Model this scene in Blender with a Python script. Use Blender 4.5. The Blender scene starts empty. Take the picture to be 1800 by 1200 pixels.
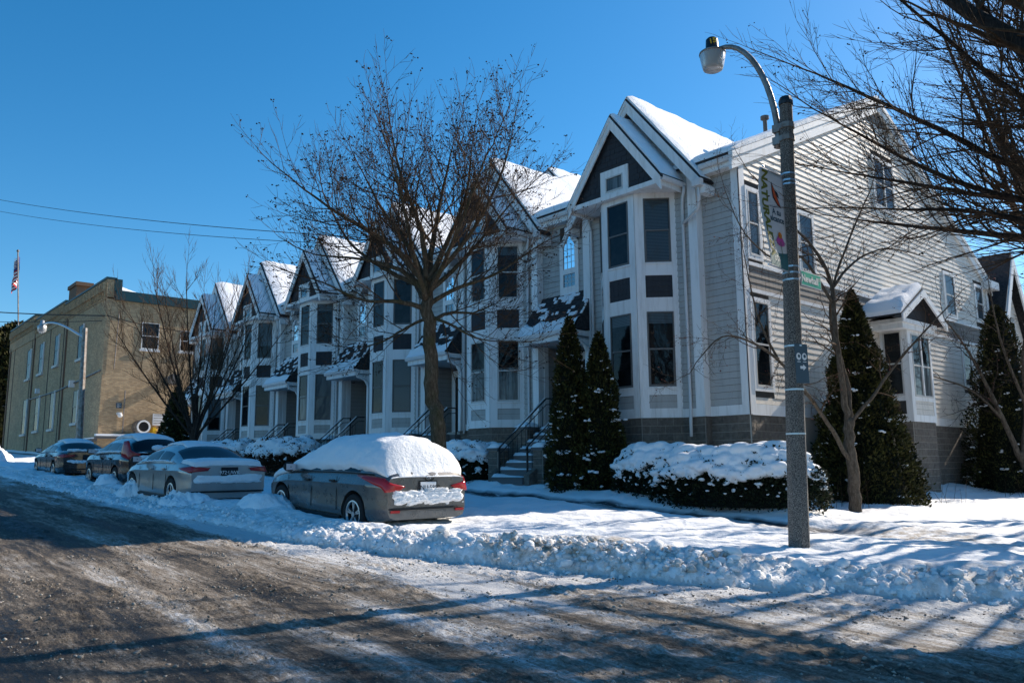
import bpy, math, random
import numpy as np
from mathutils import Vector, Matrix
from math import sin, cos, pi, radians as R, hypot, atan2, sqrt
random.seed(7); RNG = np.random.default_rng(11)
SC = bpy.context.scene
COL = SC.collection

# ---------------------------------------------------------------- camera, light, exposure
cam = bpy.data.cameras.new("camera"); camo = bpy.data.objects.new("camera", cam); COL.objects.link(camo)
cam.sensor_fit = 'HORIZONTAL'; cam.sensor_width = 36.0; cam.lens = 28.117
cam.clip_start = 0.1; cam.clip_end = 2000
_r = (0.65955542, 0.75160798, -0.0084909); _u = (0.12010189, -0.09422794, 0.98827963); _f = (-0.74199878, 0.65284496, 0.15241808)
camo.matrix_world = Matrix(((_r[0], _u[0], -_f[0], 0), (_r[1], _u[1], -_f[1], 0), (_r[2], _u[2], -_f[2], 1.6), (0, 0, 0, 1)))
SC.camera = camo

SUN_EL, SUN_AZ = 32.0, 5.5          # elevation; azimuth measured from +Y towards +X
world = bpy.data.worlds.new("World"); SC.world = world; world.use_nodes = True
wn = world.node_tree; bg = wn.nodes["Background"]
sky = wn.nodes.new("ShaderNodeTexSky"); sky.sky_type = 'NISHITA'; sky.sun_disc = False
sky.sun_elevation = R(SUN_EL); sky.sun_rotation = R(SUN_AZ)
sky.air_density = 1.0; sky.dust_density = 0.3; sky.ozone_density = 4.0; sky.altitude = 200
hs = wn.nodes.new("ShaderNodeHueSaturation"); hs.inputs["Saturation"].default_value = 1.31; hs.inputs["Hue"].default_value = .493
wn.links.new(sky.outputs[0], hs.inputs["Color"]); wn.links.new(hs.outputs[0], bg.inputs[0]); bg.inputs[1].default_value = 0.11
sun = bpy.data.lights.new("sun", 'SUN'); suno = bpy.data.objects.new("sun", sun); COL.objects.link(suno)
sun.energy = 5.0; sun.angle = R(0.53); sun.color = (1.0, 0.89, 0.76)
_sd = Vector((sin(R(SUN_AZ)) * cos(R(SUN_EL)), cos(R(SUN_AZ)) * cos(R(SUN_EL)), sin(R(SUN_EL))))
suno.rotation_euler = (-_sd).to_track_quat('-Z', 'Y').to_euler()
SC.view_settings.view_transform = 'Standard'; SC.view_settings.look = 'None'
SC.view_settings.exposure = 0.6; SC.view_settings.gamma = 1.0; SC.view_settings.use_curve_mapping = False
SC.render.engine = 'CYCLES'
SC.cycles.max_bounces = 6; SC.cycles.diffuse_bounces = 3; SC.cycles.glossy_bounces = 3
SC.cycles.transparent_max_bounces = 8; SC.cycles.caustics_reflective = False; SC.cycles.caustics_refractive = False
SC.cycles.sample_clamp_indirect = 6

# ---------------------------------------------------------------- noise
_perm = np.random.default_rng(3).permutation(512)
_perm = np.concatenate([_perm, _perm])
_ga = np.random.default_rng(4).uniform(0, 2 * np.pi, 1024)
_permL = _perm.tolist(); _gc = np.cos(_ga).tolist(); _gs = np.sin(_ga).tolist()
def perlin1(x, y):
    xi = math.floor(x); yi = math.floor(y); xf = x - xi; yf = y - yi
    u = xf * xf * xf * (xf * (xf * 6 - 15) + 10); v = yf * yf * yf * (yf * (yf * 6 - 15) + 10)
    def g(ix, iy, dx, dy):
        k = _permL[(_permL[ix & 511] + iy) & 511]; return _gc[k] * dx + _gs[k] * dy
    a = g(xi, yi, xf, yf); b = g(xi + 1, yi, xf - 1, yf); c = g(xi, yi + 1, xf, yf - 1); d = g(xi + 1, yi + 1, xf - 1, yf - 1)
    return ((a * (1 - u) + b * u) * (1 - v) + (c * (1 - u) + d * u) * v) * 1.5
def perlin(x, y):
    if not isinstance(x, np.ndarray) and not isinstance(y, np.ndarray): return perlin1(float(x), float(y))
    x = np.asarray(x, float); y = np.asarray(y, float)
    xi = np.floor(x).astype(int); yi = np.floor(y).astype(int)
    xf = x - xi; yf = y - yi
    u = xf * xf * xf * (xf * (xf * 6 - 15) + 10); v = yf * yf * yf * (yf * (yf * 6 - 15) + 10)
    def g(ix, iy, dx, dy):
        a = _ga[_perm[(_perm[ix & 511] + iy) & 511]]
        return np.cos(a) * dx + np.sin(a) * dy
    a = g(xi, yi, xf, yf); b = g(xi + 1, yi, xf - 1, yf)
    c = g(xi, yi + 1, xf, yf - 1); d = g(xi + 1, yi + 1, xf - 1, yf - 1)
    return ((a * (1 - u) + b * u) * (1 - v) + (c * (1 - u) + d * u) * v) * 1.5
def fbm(x, y, o=4, lac=2.03, gain=0.5):
    s = 0; a = 1.0
    for i in range(o):
        s = s + a * perlin(x + 17.3 * i, y - 9.1 * i); x = x * lac; y = y * lac; a *= gain
    return s
def sstep(a, b, x):
    t = np.clip((np.asarray(x, float) - a) / (b - a), 0, 1); return t * t * (3 - 2 * t)

# ---------------------------------------------------------------- materials
MATS = {}
class NT:
    def __init__(s, name, base=(.5, .5, .5), rough=.7, metal=0, spec=.3):
        m = bpy.data.materials.new(name); m.use_nodes = True
        s.m = m; s.t = m.node_tree; s.b = s.t.nodes["Principled BSDF"]
        s.b.inputs["Base Color"].default_value = (*base, 1); s.b.inputs["Roughness"].default_value = rough
        s.b.inputs["Metallic"].default_value = metal; s.b.inputs["Specular IOR Level"].default_value = spec
        MATS[name] = m; s._pos = None
    def n(s, typ, **k):
        nd = s.t.nodes.new(typ)
        for a, b in k.items(): setattr(nd, a, b)
        return nd
    def l(s, a, b): s.t.links.new(a, b)
    def pos(s, scale=(1, 1, 1), rot=(0, 0, 0)):
        g = s.n("ShaderNodeNewGeometry"); mp = s.n("ShaderNodeMapping")
        mp.inputs["Scale"].default_value = scale; mp.inputs["Rotation"].default_value = rot
        s.l(g.outputs["Position"], mp.inputs["Vector"]); return mp.outputs[0]
    def noise(s, scale, detail=4, rough=.55, vec=None, dist=0):
        n = s.n("ShaderNodeTexNoise"); n.inputs["Scale"].default_value = scale; n.inputs["Detail"].default_value = detail
        n.inputs["Roughness"].default_value = rough; n.inputs["Distortion"].default_value = dist
        s.l(vec if vec is not None else s.pos(), n.inputs["Vector"]); return n.outputs["Fac"]
    def ramp(s, fac, stops):
        r = s.n("ShaderNodeValToRGB"); e = r.color_ramp.elements
        while len(e) > 1: e.remove(e[0])
        e[0].position = stops[0][0]; e[0].color = (*stops[0][1], 1) if len(stops[0][1]) == 3 else stops[0][1]
        for p, c in stops[1:]:
            q = e.new(p); q.color = (*c, 1)
        s.l(fac, r.inputs[0]); return r.outputs[0]
    def mix(s, fac, a, b, mode='MIX'):
        m = s.n("ShaderNodeMix", data_type='RGBA', blend_type=mode)
        for i, v in ((0, fac), (6, a), (7, b)):
            if hasattr(v, 'node'): s.l(v, m.inputs[i])
            else: m.inputs[i].default_value = v if i == 0 else (*v, 1)
        return m.outputs[2]
    def math(s, op, a, b=0.0, clamp=False):
        m = s.n("ShaderNodeMath", operation=op, use_clamp=clamp)
        for i, v in ((0, a), (1, b)):
            if hasattr(v, 'node'): s.l(v, m.inputs[i])
            else: m.inputs[i].default_value = v
        return m.outputs[0]
    def color(s, c): s.l(c, s.b.inputs["Base Color"])
    def roughn(s, c): s.l(c, s.b.inputs["Roughness"])
    def bump(s, h, strength=.3, dist=.02, prev=None):
        b = s.n("ShaderNodeBump"); b.inputs["Strength"].default_value = strength; b.inputs["Distance"].default_value = dist
        s.l(h, b.inputs["Height"])
        if prev is not None: s.l(prev, b.inputs["Normal"])
        s.l(b.outputs[0], s.b.inputs["Normal"]); return b.outputs[0]
def grey(v): return (v, v, v)

m = NT("snow", (.86, .88, .9), .75, spec=.25)
n1 = m.noise(3.0, 6); n2 = m.noise(38, 4, .7)
b1 = m.bump(n1, .5, .06); b2 = m.bump(m.noise(13, 5, .65), .6, .03, b1); m.bump(n2, .6, .014, b2)
m.color(m.mix(m.ramp(n1, [(.3, grey(0)), (.75, grey(1))]), (.84, .86, .885), (.9, .91, .92)))

m = NT("snow_ground", (.86, .88, .9), .75, spec=.25)
n1 = m.noise(1.4, 7, .6); n2 = m.noise(30, 5, .7); n3 = m.noise(7, 4, .6)
b1 = m.bump(n1, .6, .14); b2 = m.bump(n3, .5, .05, b1); m.bump(n2, .6, .015, b2)
at = m.n("ShaderNodeAttribute", attribute_name="dirt")
dm = m.math('MULTIPLY', at.outputs["Fac"], m.ramp(m.noise(5, 5, .65), [(.38, grey(0)), (.62, grey(1))]))
wt = m.n("ShaderNodeAttribute", attribute_name="wet")
c1 = m.mix(dm, (.87, .885, .9), (.33, .28, .22))
wn_ = m.ramp(m.noise(3.0, 5, .7, m.pos((.5, 3, 1))), [(.30, grey(0)), (.46, grey(1))])
c2 = m.mix(m.math('MULTIPLY', wt.outputs["Fac"], wn_), c1, (.055, .055, .06))
m.color(c2)

m = NT("dirty_snow", (.8, .8, .8), .8, spec=.2)
c1 = m.ramp(m.noise(1.3, 6, .7), [(.42, (.84, .85, .87)), (.6, (.5, .45, .39)), (.72, (.2, .17, .14))])
m.color(c1); m.bump(m.noise(24, 5, .7), .8, .03)

m = NT("road_crumb", (.27, .24, .2), .9)
m.color(m.ramp(m.noise(2.2, 5), [(.35, (.12, .10, .08)), (.6, (.36, .33, .29))]))

m = NT("road", (.2, .18, .16), .75, spec=.3)
vs = m.pos((.35, 2.4, 1), (0, 0, R(-3)))                     # tyre tracks run along the street
vf = m.pos((1.5, 9, 1), (0, 0, R(-3)))
lane = m.noise(1.0, 4, .55, vs); fine = m.noise(1.6, 8, .75, vf)
grit = m.noise(30, 5, .75); patch = m.noise(.33, 4, .6)
snw = m.n("ShaderNodeAttribute", attribute_name="slush")
f = m.math('ADD', m.math('MULTIPLY', lane, .62), m.math('MULTIPLY', fine, .66))
rut = m.noise(1.0, 2, .5, m.pos((.07, 1.9, 1), (0, 0, R(-4))))
f = m.math('ADD', f, m.math('MULTIPLY', rut, .5)); f = m.math('SUBTRACT', f, .37)
f = m.math('ADD', f, m.math('MULTIPLY', grit, .45)); f = m.math('ADD', f, m.math('MULTIPLY', patch, .3))
f = m.math('ADD', f, m.math('MULTIPLY', snw.outputs["Fac"], .34))
warm = m.ramp(patch, [(.35, (.30, .245, .185)), (.62, (.43, .40, .37))])
sl = m.ramp(f, [(.78, (.035, .034, .035)), (.88, (.10, .088, .075)), (.97, (.27, .235, .195)), (1.0, (.5, .49, .48))])
# ramp clamps at 1 : rescale first
f2 = m.math('MULTIPLY', f, .8)
sl = m.ramp(f2, [(.60, (.018, .018, .019)), (.68, (.055, .047, .039)), (.755, (.19, .155, .118)), (.85, (.38, .34, .295)), (.95, (.74, .74, .74))])
m.color(m.mix(.3, sl, m.mix(1, sl, warm, 'MULTIPLY')))
m.color(sl)
m.roughn(m.ramp(f2, [(.6, grey(.42)), (.74, grey(.85))]))
b1 = m.bump(fine, .9, .05); b2 = m.bump(m.noise(9, 6, .7), .8, .04, b1); m.bump(grit, .9, .02, b2)

def paint(name, base, dirt, amt=.5, rough=.55, sc=6, streak=True, spec=.3):
    m = NT(name, base, rough, spec=spec)
    v = m.pos((1, 1, .12 if streak else 1))
    a = m.ramp(m.noise(sc, 6, .7, v), [(.48, grey(0)), (.75, grey(amt))])
    b = m.ramp(m.noise(45, 3, .6), [(.70, grey(0)), (.78, grey(amt * .8))])
    c = m.mix(a, base, dirt); c = m.mix(b, c, dirt)
    rnd = m.n("ShaderNodeObjectInfo").outputs["Random"]
    k = m.ramp(rnd, [(0, grey(.93)), (1, grey(1.0))])
    m.color(m.mix(1.0, c, k, 'MULTIPLY')); m.bump(m.noise(90, 3, .6, m.pos((1, 1, 6))), .15, .004)
    return m
paint("white_trim", (.82, .82, .81), (.40, .36, .31), .5)
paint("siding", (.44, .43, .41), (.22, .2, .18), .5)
paint("siding_pale", (.74, .68, .60), (.36, .33, .29), .45)  # lighter, warmer copy of siding: sunlight on the end wall put into its colour
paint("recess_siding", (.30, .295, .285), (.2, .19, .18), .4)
paint("weathered_shingle", (.25, .225, .2), (.10, .085, .07), .85, .8, 9)
paint("dark_shingle", (.035, .037, .043), (.07, .07, .075), .4, .75, 8)
paint("gutter_white", (.68, .68, .68), (.4, .36, .3), .35, .45)
paint("soffit", (.55, .55, .55), (.3, .3, .3), .3)
m = NT("wall_paper", (.05, .048, .045), .9)  # near-black wall core: shade under the laps put into the colour of the gaps
m = NT("roof_shingle", (.03, .03, .033), .85)
m.color(m.ramp(m.noise(14, 4), [(.35, (.018, .018, .02)), (.65, (.05, .048, .05))])); m.bump(m.noise(60, 3), .6, .01)
m = NT("black_metal", (.012, .012, .014), .4, .0, .5)
m = NT("dark_frame", (.12, .115, .11), .5)
m.color(m.mix(m.noise(20, 4), (.1, .1, .1), (.17, .16, .15)))
m = NT("light_frame", (.55, .53, .5), .5)
m = NT("room_dark", (.02, .022, .028), .9)
m.color(m.ramp(m.noise(1.7, 3, .6), [(.4, (.008, .010, .015)), (.62, (.05, .052, .055))]))
m = NT("blind", (.34, .36, .38), .7)
m = NT("curtain", (.5, .5, .5), .8)
m.color(m.ramp(m.noise(3, 2, .5, m.pos((4, 4, .3))), [(.35, grey(.3)), (.65, grey(.72))]))
def glassy(name, tint, ior=1.5, amt=.8):
    m = NT(name); t = m.t; out = [n for n in t.nodes if n.type == 'OUTPUT_MATERIAL'][0]
    tr = m.n("ShaderNodeBsdfTransparent"); tr.inputs[0].default_value = (*tint, 1)
    gl = m.n("ShaderNodeBsdfGlossy"); gl.inputs[0].default_value = (.95, .97, 1, 1); gl.inputs["Roughness"].default_value = .03
    b = m.n("ShaderNodeBump"); b.inputs["Strength"].default_value = .12; b.inputs["Distance"].default_value = .02
    m.l(m.noise(1.6, 2), b.inputs["Height"]); m.l(b.outputs[0], gl.inputs["Normal"])
    fr = m.n("ShaderNodeFresnel"); fr.inputs[0].default_value = ior
    mx = m.n("ShaderNodeMixShader"); f = m.math('MULTIPLY', fr.outputs[0], amt * 1.25, True)
    m.l(f, mx.inputs[0]); m.l(tr.outputs[0], mx.inputs[1]); m.l(gl.outputs[0], mx.inputs[2]); m.l(mx.outputs[0], out.inputs[0])
    t.nodes.remove(m.b)
glassy("window_glass", (.55, .6, .62), 1.45, .5)
glassy("sky_glass", (.25, .3, .35), 2.6, 1.0)
glassy("car_glass", (.03, .045, .05), 1.5, .7)
m = NT("concrete_block", (.2, .175, .15), .9)
rnd = m.n("ShaderNodeObjectInfo").outputs["Random"]
cA = m.ramp(m.noise(9, 6, .7), [(.3, (.12, .10, .085)), (.6, (.215, .185, .155)), (.8, (.30, .27, .235))])
m.color(m.mix(1, cA, m.ramp(rnd, [(0, grey(.8)), (1, grey(1.05))]), 'MULTIPLY')); m.bump(m.noise(22, 6, .75), 1.0, .05)
m = NT("mortar", (.42, .39, .35), .95)
m = NT("step_concrete", (.13, .13, .13), .9); m.bump(m.noise(40, 4), .4, .01)
m = NT("post_concrete", (.2, .19, .18), .85)
m.color(m.ramp(m.noise(75, 2, .6), [(.36, (.03, .028, .026)), (.5, (.12, .11, .10)), (.66, (.27, .245, .21))])); m.bump(m.noise(75, 2), .4, .006)
m = NT("steel_band", (.45, .5, .55), .35, .9)
m = NT("grey_metal", (.30, .27, .235), .5, .6)
m.color(m.ramp(m.noise(6, 5), [(.4, (.30, .28, .26)), (.7, (.17, .12, .09))]))
def barkm(name, a, b, green=None, st=.9):
    m = NT(name, a, .95, spec=.1)
    v = m.pos((1, 1, .25)); n = m.noise(28, 6, .75, v)
    c = m.ramp(n, [(.32, tuple(x * .35 for x in a)), (.52, a), (.75, b)])
    if green: c = m.mix(m.ramp(m.noise(3, 4), [(.5, grey(0)), (.7, grey(.55))]), c, green)
    m.color(c); m.bump(n, st, .03)
barkm("bark", (.11, .082, .055), (.22, .175, .125), (.07, .065, .02))
barkm("bark_grey", (.11, .088, .068), (.22, .19, .15))
barkm("bark_twig", (.095, .062, .04), (.19, .13, .085))
barkm("bark_dark", (.045, .034, .028), (.09, .07, .058))
m = NT("berry", (.12, .02, .015), .5)
m = NT("seed", (.028, .02, .016), .9)
def leafm(name, lo, hi):
    m = NT(name, lo, .75, spec=.2)
    at = m.n("ShaderNodeAttribute", attribute_name="tone")
    m.color(m.mix(at.outputs["Fac"], lo, hi))
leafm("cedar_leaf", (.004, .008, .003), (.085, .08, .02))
leafm("yew_leaf", (.004, .007, .004), (.03, .04, .014))
leafm("brown_leaf", (.03, .018, .01), (.10, .055, .03))
m = NT("cream_brick", (.4, .33, .2), .9)
tc = m.n("ShaderNodeTexBrick"); tc.inputs["Scale"].default_value = 1; tc.inputs["Mortar Size"].default_value = .012
tc.inputs["Brick Width"].default_value = .22; tc.inputs["Row Height"].default_value = .085; tc.inputs["Bias"].default_value = 0
tc.inputs["Color1"].default_value = (.66, .44, .24, 1); tc.inputs["Color2"].default_value = (.40, .24, .12, 1); tc.inputs["Mortar"].default_value = (.36, .30, .21, 1)
g = m.n("ShaderNodeNewGeometry"); sp = m.n("ShaderNodeSeparateXYZ"); cb = m.n("ShaderNodeCombineXYZ")
m.l(g.outputs["Position"], sp.inputs[0]); m.l(m.math('ADD', sp.outputs[0], sp.outputs[1]), cb.inputs[0]); m.l(sp.outputs[2], cb.inputs[1])
m.l(cb.outputs[0], tc.inputs["Vector"])
bc = m.mix(m.ramp(m.noise(1.2, 5, .7), [(.45, grey(0)), (.72, grey(.6))]), tc.outputs[0], (.25, .19, .12))
m.color(bc); m.bump(tc.outputs["Fac"], .5, .01)
m = NT("brick_red", (.2, .13, .09), .9)
m = NT("stain", (.09, .07, .05), .9)
m = NT("teal_coping", (.008, .055, .07), .5)
def carp(name, c, rough=.25, metal=.3):
    m = NT(name, c, rough, metal, .5); m.b.inputs["Coat Weight"].default_value = 1.0; m.b.inputs["Coat Roughness"].default_value = .04
    salt = m.ramp(m.noise(5, 6, .7), [(.55, grey(0)), (.85, grey(.22))])
    m.color(m.mix(salt, c, (.24, .23, .22))); m.roughn(m.ramp(m.noise(8, 5), [(.4, grey(rough)), (.7, grey(rough + .25))]))
carp("paint_graphite", (.13, .125, .118), .25, .45); carp("paint_silver", (.36, .355, .35), .28, .6)
carp("paint_black", (.006, .006, .008), .12, .0); carp("paint_maroon", (.02, .016, .018), .2, .1)
m = NT("tyre", (.018, .018, .019), .85); m.bump(m.noise(60), .3, .005)
m = NT("wheel_well", (.006, .006, .006), .95)
m = NT("rim", (.5, .5, .52), .35, .9)
m = NT("plastic_black", (.015, .015, .016), .5)
m = NT("red_lens", (.35, .012, .015), .15, 0, .6)
m = NT("clear_lens", (.7, .6, .6), .15, 0, .6)
m = NT("amber_lens", (.6, .2, .02), .2)
m = NT("chrome", (.7, .7, .7), .15, 1)
m = NT("plate_white", (.7, .72, .74), .5)
m = NT("ink_black", (.015, .015, .02), .6)
m = NT("ink_white", (.8, .8, .8), .5)
m = NT("ink_red", (.5, .03, .03), .5)
m = NT("sign_green", (.0, .36, .24), .4)
m = NT("sign_slate", (.05, .09, .12), .5)
m = NT("banner_white", (.55, .58, .6), .75)
m = NT("banner_olive", (.13, .15, .02), .7); m = NT("banner_teal", (.01, .11, .13), .6); m = NT("banner_ink", (.01, .06, .10), .6)
m = NT("petal", (.45, .06, .30), .6); m = NT("petal_core", (.55, .17, .01), .6); m = NT("wing_orange", (.55, .08, .015), .6); m = NT("stem_green", (.04, .12, .03), .6)
m = NT("yellow_paint", (.7, .42, .02), .5)
m = NT("lamp_plastic", (.42, .42, .41), .3); m.b.inputs["Transmission Weight"].default_value = .25
m = NT("door_black", (.012, .01, .01), .45)
m = NT("flag_red", (.4, .03, .04), .7); m = NT("flag_blue", (.03, .05, .2), .7)
m = NT("wire", (.02, .02, .02), .6)
m = NT("vent_pipe", (.16, .13, .11), .6, .4)

# ---------------------------------------------------------------- mesh builder
ORG = {}
def worg(o):
    v = Vector((0, 0, 0))
    while o is not None: v = v + o.location; o = o.parent
    return v
class MB:
    def __init__(s): s.v = []; s.f = []; s.mi = []; s.ms = []
    def mat(s, name):
        if name not in s.ms: s.ms.append(name)
        return s.ms.index(name)
    def add(s, vs, fs, m=None):
        k = len(s.v); s.v += [tuple(p) for p in vs]; i = s.mat(m) if m else 0
        for f in fs: s.f.append(tuple(a + k for a in f)); s.mi.append(i)
    def box(s, x0, x1, y0, y1, z0, z1, m=None):
        s.add([(x0, y0, z0), (x1, y0, z0), (x1, y1, z0), (x0, y1, z0), (x0, y0, z1), (x1, y0, z1), (x1, y1, z1), (x0, y1, z1)],
              [(0, 3, 2, 1), (4, 5, 6, 7), (0, 1, 5, 4), (1, 2, 6, 5), (2, 3, 7, 6), (3, 0, 4, 7)], m)
    def hexa(s, p, m=None):   # 8 points: bottom 4, top 4
        s.add(p, [(0, 3, 2, 1), (4, 5, 6, 7), (0, 1, 5, 4), (1, 2, 6, 5), (2, 3, 7, 6), (3, 0, 4, 7)], m)
    def prism(s, poly, d, m=None):   # poly: list of 3d points, d: extrusion vector
        n = len(poly); q = [tuple(Vector(p) + Vector(d)) for p in poly]
        s.add(list(poly) + q, [tuple(range(n - 1, -1, -1)), tuple(range(n, 2 * n))] + [(i, (i + 1) % n, n + (i + 1) % n, n + i) for i in range(n)], m)
    def tube(s, pts, rad, n=6, m=None, cap=True):
        pts = [Vector(p) for p in pts]; k = len(pts)
        if not hasattr(rad, '__len__'): rad = [rad] * k
        vs = []; ref = None
        for i in range(k):
            d = (pts[min(i + 1, k - 1)] - pts[max(i - 1, 0)])
            if d.length < 1e-9: d = Vector((0, 0, 1))
            d.normalize()
            if ref is None:
                ref = d.orthogonal().normalized()
            else:
                ref = (ref - d * ref.dot(d));
                ref = ref.normalized() if ref.length > 1e-6 else d.orthogonal().normalized()
            w = d.cross(ref)
            for j in range(n):
                a = 2 * pi * j / n
                vs.append(pts[i] + (ref * cos(a) + w * sin(a)) * rad[i])
        fs = [(i * n + j, i * n + (j + 1) % n, (i + 1) * n + (j + 1) % n, (i + 1) * n + j) for i in range(k - 1) for j in range(n)]
        if cap: fs += [tuple(range(n - 1, -1, -1)), tuple((k - 1) * n + j for j in range(n))]
        s.add(vs, fs, m)
    def ball(s, c, r, m=None, n=8, k=5, jit=0):
        rx, ry, rz = r if hasattr(r, '__len__') else (r, r, r); vs = [(c[0], c[1], c[2] - rz)]
        for i in range(1, k):
            t = pi * i / k
            for j in range(n):
                q = 1 + (random.uniform(-jit, jit) if jit else 0); a = 2 * pi * j / n
                vs.append((c[0] + rx * sin(t) * cos(a) * q, c[1] + ry * sin(t) * sin(a) * q, c[2] - rz * cos(t) * q))
        vs.append((c[0], c[1], c[2] + rz)); L = len(vs) - 1
        fs = [(0, 1 + (j + 1) % n, 1 + j) for j in range(n)]
        for i in range(k - 2):
            o = 1 + i * n
            fs += [(o + j, o + (j + 1) % n, o + n + (j + 1) % n, o + n + j) for j in range(n)]
        o = 1 + (k - 2) * n; fs += [(o + j, o + (j + 1) % n, L) for j in range(n)]
        s.add(vs, fs, m)
    def grid(s, P, m=None):   # P[i][j] points
        a = len(P); b = len(P[0]); s.add([p for r in P for p in r], [(i * b + j, i * b + j + 1, (i + 1) * b + j + 1, (i + 1) * b + j) for i in range(a - 1) for j in range(b - 1)], m)
    def build(s, name, mat=None, parent=None, smooth=False, kind=None, bevel=0):
        me = bpy.data.meshes.new(name); o = worg(parent) if parent else Vector((0, 0, 0))
        me.from_pydata([(p[0] - o.x, p[1] - o.y, p[2] - o.z) for p in s.v], [], s.f)
        names = ([mat] if mat else []) + [x for x in s.ms if x != mat]
        for x in names: me.materials.append(MATS[x])
        if s.ms:
            idx = [names.index(s.ms[i]) if s.ms else 0 for i in s.mi] if not mat else [names.index(s.ms[i]) for i in s.mi]
            me.polygons.foreach_set("material_index", idx)
        if smooth: me.polygons.foreach_set("use_smooth", [True] * len(me.polygons))
        me.update()
        ob = bpy.data.objects.new(name, me); COL.objects.link(ob)
        if parent: ob.parent = parent
        if kind: ob["kind"] = kind
        if bevel:
            b = ob.modifiers.new("b", 'BEVEL'); b.width = bevel; b.segments = 2; b.limit_method = 'ANGLE'
        return ob
def tag(o, label=None, cat=None, group=None, kind=None):
    if label: o["label"] = label
    if cat: o["category"] = cat
    if group: o["group"] = group
    if kind: o["kind"] = kind
    return o
def thing(name, loc, label, cat, group=None):
    o = bpy.data.objects.new(name, None); COL.objects.link(o); o.location = loc
    return tag(o, label, cat, group)
def npmesh(name, V, F, mats, parent=None, smooth=False, attrs=None, kind=None, mi=None):
    me = bpy.data.meshes.new(name); V = np.asarray(V, np.float32); F = np.asarray(F, np.int32)
    o = worg(parent) if parent else Vector((0, 0, 0)); V = V - np.array([o.x, o.y, o.z], np.float32)
    k = F.shape[1]; me.vertices.add(len(V)); me.vertices.foreach_set("co", V.ravel())
    me.loops.add(F.size); me.loops.foreach_set("vertex_index", F.ravel())
    me.polygons.add(len(F)); me.polygons.foreach_set("loop_start", np.arange(0, F.size, k, dtype=np.int32))
    me.polygons.foreach_set("loop_total", np.full(len(F), k, np.int32))
    for x in (mats if isinstance(mats, (list, tuple)) else [mats]): me.materials.append(MATS[x])
    if mi is not None: me.polygons.foreach_set("material_index", np.asarray(mi, np.int32))
    if smooth: me.polygons.foreach_set("use_smooth", np.ones(len(F), bool))
    me.update(calc_edges=True)
    for a, v in (attrs or {}).items():
        at = me.attributes.new(a, 'FLOAT', 'POINT'); at.data.foreach_set("value", np.asarray(v, np.float32))
    ob = bpy.data.objects.new(name, me); COL.objects.link(ob)
    if parent: ob.parent = parent
    if kind: ob["kind"] = kind
    return ob
def text_mesh(txt, size, mat, parent, M, name="lettering", depth=.002, align='CENTER', bold=0):
    cu = bpy.data.curves.new(name, 'FONT'); cu.body = txt; cu.size = size; cu.extrude = depth; cu.align_x = align; cu.align_y = 'CENTER'
    cu.offset = bold; cu.resolution_u = 2
    t = bpy.data.objects.new(name, cu); COL.objects.link(t)
    dg = bpy.context.evaluated_depsgraph_get(); me = bpy.data.meshes.new_from_object(t.evaluated_get(dg))
    bpy.data.objects.remove(t); me.materials.clear(); me.materials.append(MATS[mat])
    me.transform(M); o = worg(parent); me.transform(Matrix.Translation(-o))
    ob = bpy.data.objects.new(name, me); COL.objects.link(ob); ob.parent = parent
    return ob

# ================================================================ GROUND
def G(x):
    x = np.clip(-np.asarray(x, float), 0, 95)
    return np.where(x < 15, .045 * x, .675 + .033 * (x - 15))
FOOT = [(-420, 5.4, .13), (-60, 5.4, .13), (-34, 5.5, .13), (-27, 5.35, .12), (-21, 5.2, .11), (-17, 5.2, .11), (-14, 5.4, .17), (-11.2, 5.6, .22), (-9.3, 6.05, .27), (-8.2, 6.4, .31), (-6.9, 7.05, .34), (-5.9, 7.5, .29),
        (-5.0, 8.15, .22), (-4.15, 8.75, .22), (-3.5, 9.1, .23), (-2.9, 9.6, .24), (-2.0, 11.0, .18), (-1.5, 14, .2), (-1.4, 40, .2), (-1.4, 420, .2)]   # street-side edge of the ploughed bank
BANK = []
for k, (x, y, h) in enumerate(FOOT):
    a, b = FOOT[max(k - 1, 0)], FOOT[min(k + 1, len(FOOT) - 1)]; L_ = hypot(b[0] - a[0], b[1] - a[1]); w = .62 if x < -11.3 else .52
    BANK.append((x - (b[1] - a[1]) / L_ * w, y + (b[0] - a[0]) / L_ * w, h, w))
def bank_sd(x, y):
    best = np.full(x.shape, 1e9); sg = np.zeros(x.shape); hh = np.zeros(x.shape); ww = np.ones(x.shape)
    for a, b in zip(BANK[:-1], BANK[1:]):
        dx, dy = b[0] - a[0], b[1] - a[1]; L2 = dx * dx + dy * dy
        t = np.clip(((x - a[0]) * dx + (y - a[1]) * dy) / L2, 0, 1)
        px = x - (a[0] + t * dx); py = y - (a[1] + t * dy); d = np.hypot(px, py)
        k = d < best; best = np.where(k, d, best); sg = np.where(k, np.sign(dx * py - dy * px), sg)
        hh = np.where(k, a[2] + t * (b[2] - a[2]), hh); ww = np.where(k, a[3] + t * (b[3] - a[3]), ww)
    return best * sg, hh, ww
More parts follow.
